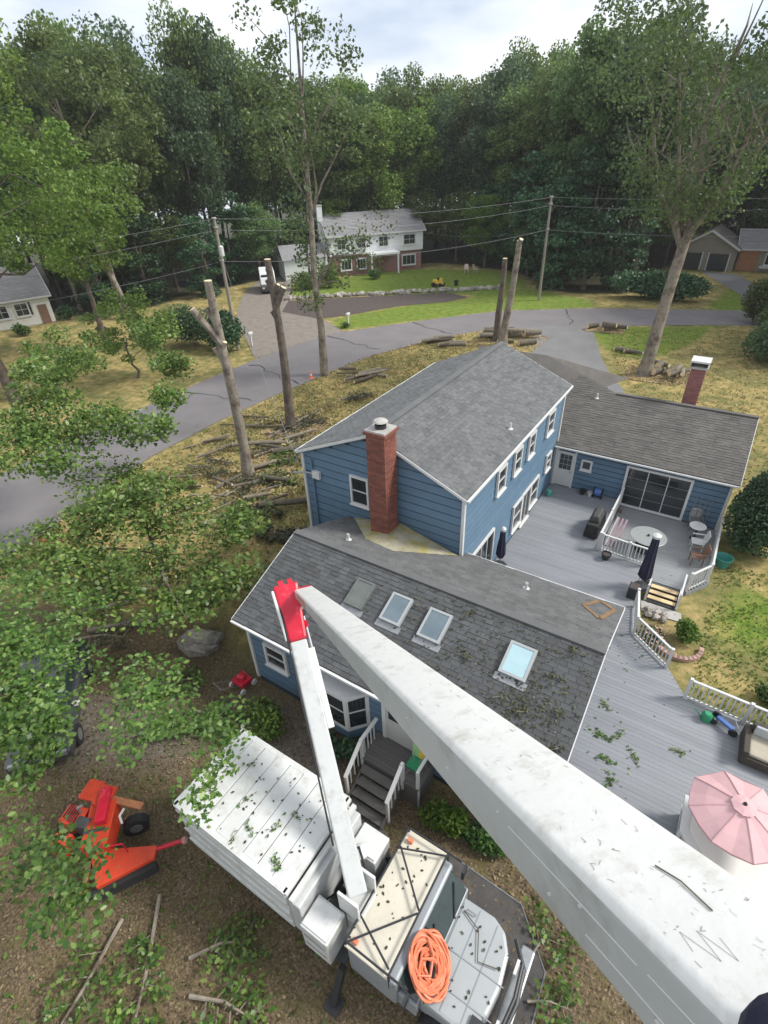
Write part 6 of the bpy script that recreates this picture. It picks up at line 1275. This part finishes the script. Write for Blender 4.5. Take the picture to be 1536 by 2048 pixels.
cl = sprays([(-5.6, -10.2, 4.6, .9, 12), (-4.4, -10.8, 4.6, .8, 12), (-3.4, -11.2, 4.4, .8, 12), (-2.2, -10.9, 4.2, .7, 9), (-3.2, -12.2, 4.6, .8, 12), (-1.6, -12.2, 4.4, .6, 7), (-2.4, -13.0, 4.6, .7, 9), (-.5, -10.4, 4.0, .7, 8), (.4, -9.6, 4.0, .7, 9), (.9, -9.9, 4.2, .5, 5), (.5, -10.6, 4.2, .4, 3), (-1.0, -9.4, 3.8, .8, 9), (1.6, -9.3, 4.1, .45, 4), (-4.8, -12.0, 5.0, .9, 9), (.6, -12.9, 3.6, .4, 4), (1.3, -12.6, 3.4, .35, 3), (-.5, -13.4, 3.8, .6, 6), (-6.6, -9.4, 4.4, .9, 13), (-6.2, -10.9, 4.8, .9, 13), (-5.2, -11.4, 4.6, .8, 12), (-4.0, -9.8, 4.2, .8, 12), (-3.0, -10.2, 4.3, .7, 10), (-1.6, -11.4, 4.4, .6, 8), (-4.2, -13.0, 4.8, .8, 10), (.9, -13.0, 3.9, .4, 4), (-3.4, -13.6, 4.6, .7, 9), (-2.0, -9.6, 3.8, .8, 10), (-5.4, -8.6, 3.8, .9, 10), (-.6, -9.9, 4.0, .6, 7), (1.2, -13.6, 3.0, .5, 6), (.2, -13.4, 3.2, .5, 6), (2.1, -9.4, 4.0, .34, 4), (2.4, -10.0, 4.0, .34, 4), (2.5, -10.5, 4.0, .3, 3), (2.7, -11.0, 3.8, .3, 3), (1.5, -9.0, 4.0, .4, 4), (2.0, -12.8, 4.0, .4, 4), (2.4, -13.3, 4.0, .4, 4), (1.6, -13.1, 4.0, .4, 4), (-6.8, -10.6, 3.6, .9, 12), (-5.8, -10.0, 3.6, .8, 12), (-5.0, -10.6, 3.8, .8, 12), (-4.6, -11.4, 4.0, .7, 9), (-6.2, -11.6, 4.2, .8, 10), (-1.3, -11.8, 4.0, .55, 12), (-2.0, -11.6, 4.0, .55, 12), (-2.7, -11.2, 4.0, .6, 12), (-1.0, -12.3, 4.0, .45, 8), (-3.2, -10.7, 4.0, .7, 12), (-2.9, -11.9, 4.2, .6, 11), (-2.0, -12.2, 4.4, .5, 9), (-3.8, -11.6, 4.2, .6, 10)])
custom_tree('yard_oak', 'oak with dark lobed leaves overhanging the orange chipper and the chip box', tuple(base), (-4.4, -14.6, 5.6), .24, [tuple(V(c) - base) for c in cl], 'near', .148, 25, .43, 'oak', seed=54, limbs=1, start=.6, up=.6, flat=.5, twigs=True)
# leafy cut boughs on the ground
def bough(label, x, y, az, ln, n, leaf, size=.14, z=.1, seed=0, group=None, spread=.5, shape='oak', name='cut_bough', cat='bough'):
    t = thing(name, label, cat, (x, y, 0), group); g = np.random.default_rng(seed); d = V((math.cos(az), math.sin(az), 0)); s_ = V((-d.y, d.x, 0)); mb = MB(); f_ = min(1, ln / 1.5); mb.tube([d * -ln * .5 + V((0, 0, z)), V((0, 0, z + .08 * f_)) + s_ * .1 * f_, d * ln * .5 + V((0, 0, z))], [.05 * f_, .035 * f_, .01 * f_], 6); cs = []
    for k in range(9 if ln > .5 else 3): p = d * ln * (-.25 + .09 * k); e = p + s_ * (spread * (1 if k % 2 else -1) * g.uniform(.4, 1.2)) + d * .25 * f_ + V((0, 0, g.uniform(.05, .3) * f_)); mb.tube([p + V((0, 0, z)), e + V((0, 0, z))], [.018 * f_, .006 * f_], 4); cs += [tuple(p.lerp(e, q)) for q in (.5, .8, 1.)]
    link('branch', mb.mesh('branch', 'palebark'), t); pts = np.array([tuple(d * g.normal() * ln * .42 + s_ * g.normal() * ln * .16) for _ in range(int(n * g.uniform(.5, 1.5)))]) + np.array([0, 0, z + .02]) if ln < .5 else np.concatenate([blob(g, max(3, n // len(cs)), c, .26 * spread * 2, .26 * spread * 2, .13 * f_, .1) for c in cs]) + np.array([0, 0, z]); link('foliage', leaves_mesh('foliage', pts, size, LEAF[leaf], shape, .6, seed=seed), t)
for i, (x, y, az, ln, n, lf, lb_) in enumerate([(2.3, -13.2, -.9, 3.2, 420, 'near', 'cut leafy bough with a pale stem on the leaves in front of the chip box'), (1.3, -14.0, -1.3, 2.6, 320, 'near', 'cut leafy bough with pale stem below the orange chipper'), (4.2, -12.6, .3, 1.6, 260, 'near', 'dark leafy bough on the ground beside the truck wheels'), (3.4, -11.9, .8, 1.4, 220, 'near', 'leafy bough in the shade beside the chip box'), (9.55, -7.9, 1.2, .9, 130, 'near', 'leafy sprig on brown ground under the boom, farther from the hood'), (10.0, -8.9, .4, .9, 130, 'near', 'leafy sprig on brown ground under the boom, nearer the bottom edge'), (-2.4, -8.8, .5, 2.4, 380, 'near', 'low leafy bough on the bare ground behind the chipper'), (-1.3, -7.8, .2, 1.8, 300, 'lime', 'yellow-green leafy bough on bare ground near the red mower'), (-3.8, -7.9, .9, 2.2, 340, 'near', 'leafy bough on the ground between boulder and car'), (-9.0, 1.2, .7, 3.4, 600, 'wilt', 'wilting brush heap against the left house wall'), (-6.4, .6, .5, 3.0, 520, 'wilt', 'wilting leafy bough beside the low wing roof'), (-14.5, .5, 1.0, 3.2, 420, 'bright', 'leafy bough on the dry verge beside the small broad tree'), (-7.6, -7.6, .6, 2.0, 280, 'wilt', 'dark wilted bough beside the two pale branches'), (-14.2, 9.8, .4, 1.6, 160, 'wilt', 'wilted twig heap by the two-topped trunk'), (-12.8, 16.2, .8, 2.2, 200, 'wilt', 'grey twig heap on the straw-coloured verge')]):
    bough(lb_, x, y, az, ln, n, lf, seed=60 + i, size=.14 if y < -5 else .2, shape='oak' if y < -5 else 'leaf')
for i in range(22):
    x, y = rl.uniform(-15.5, -8.6), rl.uniform(-1.5, 13.5)
    bough('tangled heap of wilting cut twigs on the straw grass between road and house', x, y, rl.uniform(.1, 1.5), rl.uniform(1.6, 3.0), rl.choice((120, 200, 300)), rl.choice(('wilt', 'wilt', 'near', 'straw')), .17, .12, 200 + i, 'brush between road and house', rl.uniform(.4, .8), 'leaf', 'brush_heap', 'brush')
for i, (x, y) in enumerate([(9.35, -2.3), (9.75, -2.1), (10.3, -2.55), (9.6, -3.0), (9.9, -3.6), (9.2, -1.2), (11.3, -1.7), (9.85, -4.3)]):
    bough('small dark leafy sprig fallen on the deck boards beside the low wing', x, y, i * 1.1, .42, 26, 'near', .10, .47, 90 + i, 'sprigs on the deck', .12, name='fallen_sprig', cat='sprig')
for i, (x, y) in enumerate([(7.9, -3.9), (8.3, -4.6), (7.4, -5.0), (8.1, -3.1), (6.9, -4.9), (6.6, -5.3), (8.5, -5.4), (7.7, -5.6), (5.3, -3.2), (5.7, -4.3)]):
    bough('small leafy sprig fallen on the dark shingles of the low wing', x, y, i * 1.7, .34, 20, 'wilt', .09, 4.32 + .389 * (y + 2.78) + .05, 120 + i, 'sprigs on the roof', .12, name='fallen_sprig', cat='sprig')
for i, (x, y) in enumerate([(2.1, -10.2), (2.9, -9.9), (3.4, -10.3), (3.9, -10.0), (4.4, -10.55), (2.4, -9.2), (3.2, -10.6), (4.1, -9.6)]):
    bough('small leafy sprig fallen on the white roof of the chip box', x, y, i * 1.4, .26, 14, 'near', .085, 2.83, 140 + i, 'sprigs on the chip box', .09, name='fallen_sprig', cat='sprig')
bough('dark leafy bough hanging at the gable corner of the low wing', 8.95, -4.9, 1.3, .9, 120, 'conifer', .12, .6, 160)

# ------------------------------------------------------------------ loose ground cover
def scatter(name, n, polys, size, leaf, z, seed, up=.75, shape='leaf', excl=None):
    g = np.random.default_rng(seed); pts = []
    for poly in polys:
        xa, ya = np.array(poly).min(0); xb, yb = np.array(poly).max(0); x = g.uniform(xa, xb, n); y = g.uniform(ya, yb, n); k = in_poly(x, y, poly)
        d = soft_noise(x, y, 1.1, seed) + g.normal(size=n) * .35; k &= d > -.25
        pts.append(np.stack([x[k], y[k], np.full(k.sum(), z) + g.uniform(0, .03, k.sum())], 1))
    tag(link(name, leaves_mesh(name, np.concatenate(pts), size, LEAF[leaf], shape, up, seed=seed)), kind='stuff')
scatter('fallen_leaves', 24000, [[(-16, -20), (-9.5, -7), (-1.8, -5.6), (9.0, -6.1), (14, -6.1), (14, -20)]], .085, 'litter', .012, 1)
scatter('fallen_leaves', 5000, [[(-18, -5), (-16, -9), (-4, -5), (-4, 2), (-7, 12), (-16, 30), (-18, 12)]], .13, 'litter', .012, 2)
for q_, sd_ in ((LO, 12), (UP, 13)): scatter('road_litter', 1500, [[(p[0] - .7, p[1]) for p in q_[1:13]] + [(p[0] + .7, p[1]) for p in q_[1:13]][::-1]], .10, 'litter', .03, sd_)
scatter('weeds', 5200, [[(-12, -20), (-9, -8), (-2, -7.5), (9.5, -11.5), (11, -20)]], .12, 'near', .03, 3, .3)
scatter('dry_grass', 30000, [[(-17.5, -4), (-15.5, -8), (-4, -4.5), (-3.8, 12), (-4.4, 30), (-11, 37), (-14.5, 32), (-17.6, 24), (-18.3, 14), (-18.3, 4)]], .17, 'straw', .03, 4, .15)
scatter('dry_grass', 14000, [[(4.8, 20), (4.6, 26), (1.5, 33), (-1, 42), (8, 47), (16, 44), (24, 20), (14, 8), (11.6, 13), (11.6, 19)]], .17, 'straw', .03, 5, .15)
scatter('lawn_grass', 9000, [[(11.4, .6), (11.5, 9), (15, 9), (22, 3), (22, .4)]], .12, 'grass', .03, 6, .15)

scatter('wood_chips', 9000, [[(-13.2, 2.6), (-9.8, 2.6), (-9.6, 6.2), (-12.6, 6.6)], [(-15, 8.6), (-11.6, 8.6), (-11.6, 12), (-15, 12)], [(-12, 30), (-5, 32.5), (-5, 37.5), (-11, 36.5)], [(3, 29.3), (8, 29.3), (8, 32.5), (3, 32.5)], [(-3, 40.4), (.6, 41), (.4, 43), (-2.6, 42.4)]], .11, 'chip', .03, 7, .5)
g = np.random.default_rng(9); rx_ = np.concatenate([g.uniform(3.5, 8.8, 420), g.uniform(-1.2, 8.8, 90), g.normal(7.6, .5, 260)]); ry_ = np.concatenate([g.uniform(-6.05, -2.9, 510), g.normal(-4.8, .5, 260)]); k = (rx_ < 8.8) & (ry_ < -2.85) & (ry_ > -6.05)
tag(link('roof_leaves', leaves_mesh('roof_leaves', np.stack([rx_, ry_, 4.32 + .389 * (ry_ + 2.78) + .04], 1)[k], .085, LEAF['wilt'], 'leaf', .8, seed=9)), kind='stuff')
rx_, ry_ = g.uniform(8.7, 14.5, 260), g.uniform(-5, 9, 260); k = (rx_ < 9.2 + np.abs(g.normal(size=260)) * 1.5)
tag(link('deck_leaves', leaves_mesh('deck_leaves', np.stack([rx_, ry_, np.full(260, .465)], 1)[k], .08, LEAF['near'], 'leaf', .85, seed=10)), kind='stuff')
rx_, ry_ = g.uniform(1.6, 4.8, 60), g.uniform(-10.7, -8.7, 60); tx_, ty_ = g.uniform(6.2, 9.0, 90), g.uniform(-10.6, -8.3, 90)
tag(link('truck_leaves', leaves_mesh('truck_leaves', np.concatenate([np.stack([rx_, ry_, np.full(60, 2.825)], 1), np.stack([tx_, ty_, np.where(tx_ < 7.2, 2.035, 1.385)], 1)[(tx_ < 7.2) | (tx_ > 7.8)]]), .075, LEAF['wilt'], 'leaf', .85, seed=11)), kind='stuff')
hm = bpy.data.materials.new('haze'); hm.use_nodes = True; hn = hm.node_tree.nodes; hn.remove(hn['Principled BSDF'])
pv = hn.new('ShaderNodeVolumePrincipled'); pv.inputs['Density'].default_value = .00035; pv.inputs['Color'].default_value = (.97, .985, 1, 1); pv.inputs['Anisotropy'].default_value = .1
hm.node_tree.links.new(pv.outputs['Volume'], hn['Material Output'].inputs['Volume'])
tag(MB().box(-135, 95, -60, 150, -1.2, 40).build('haze', hm), kind='stuff')
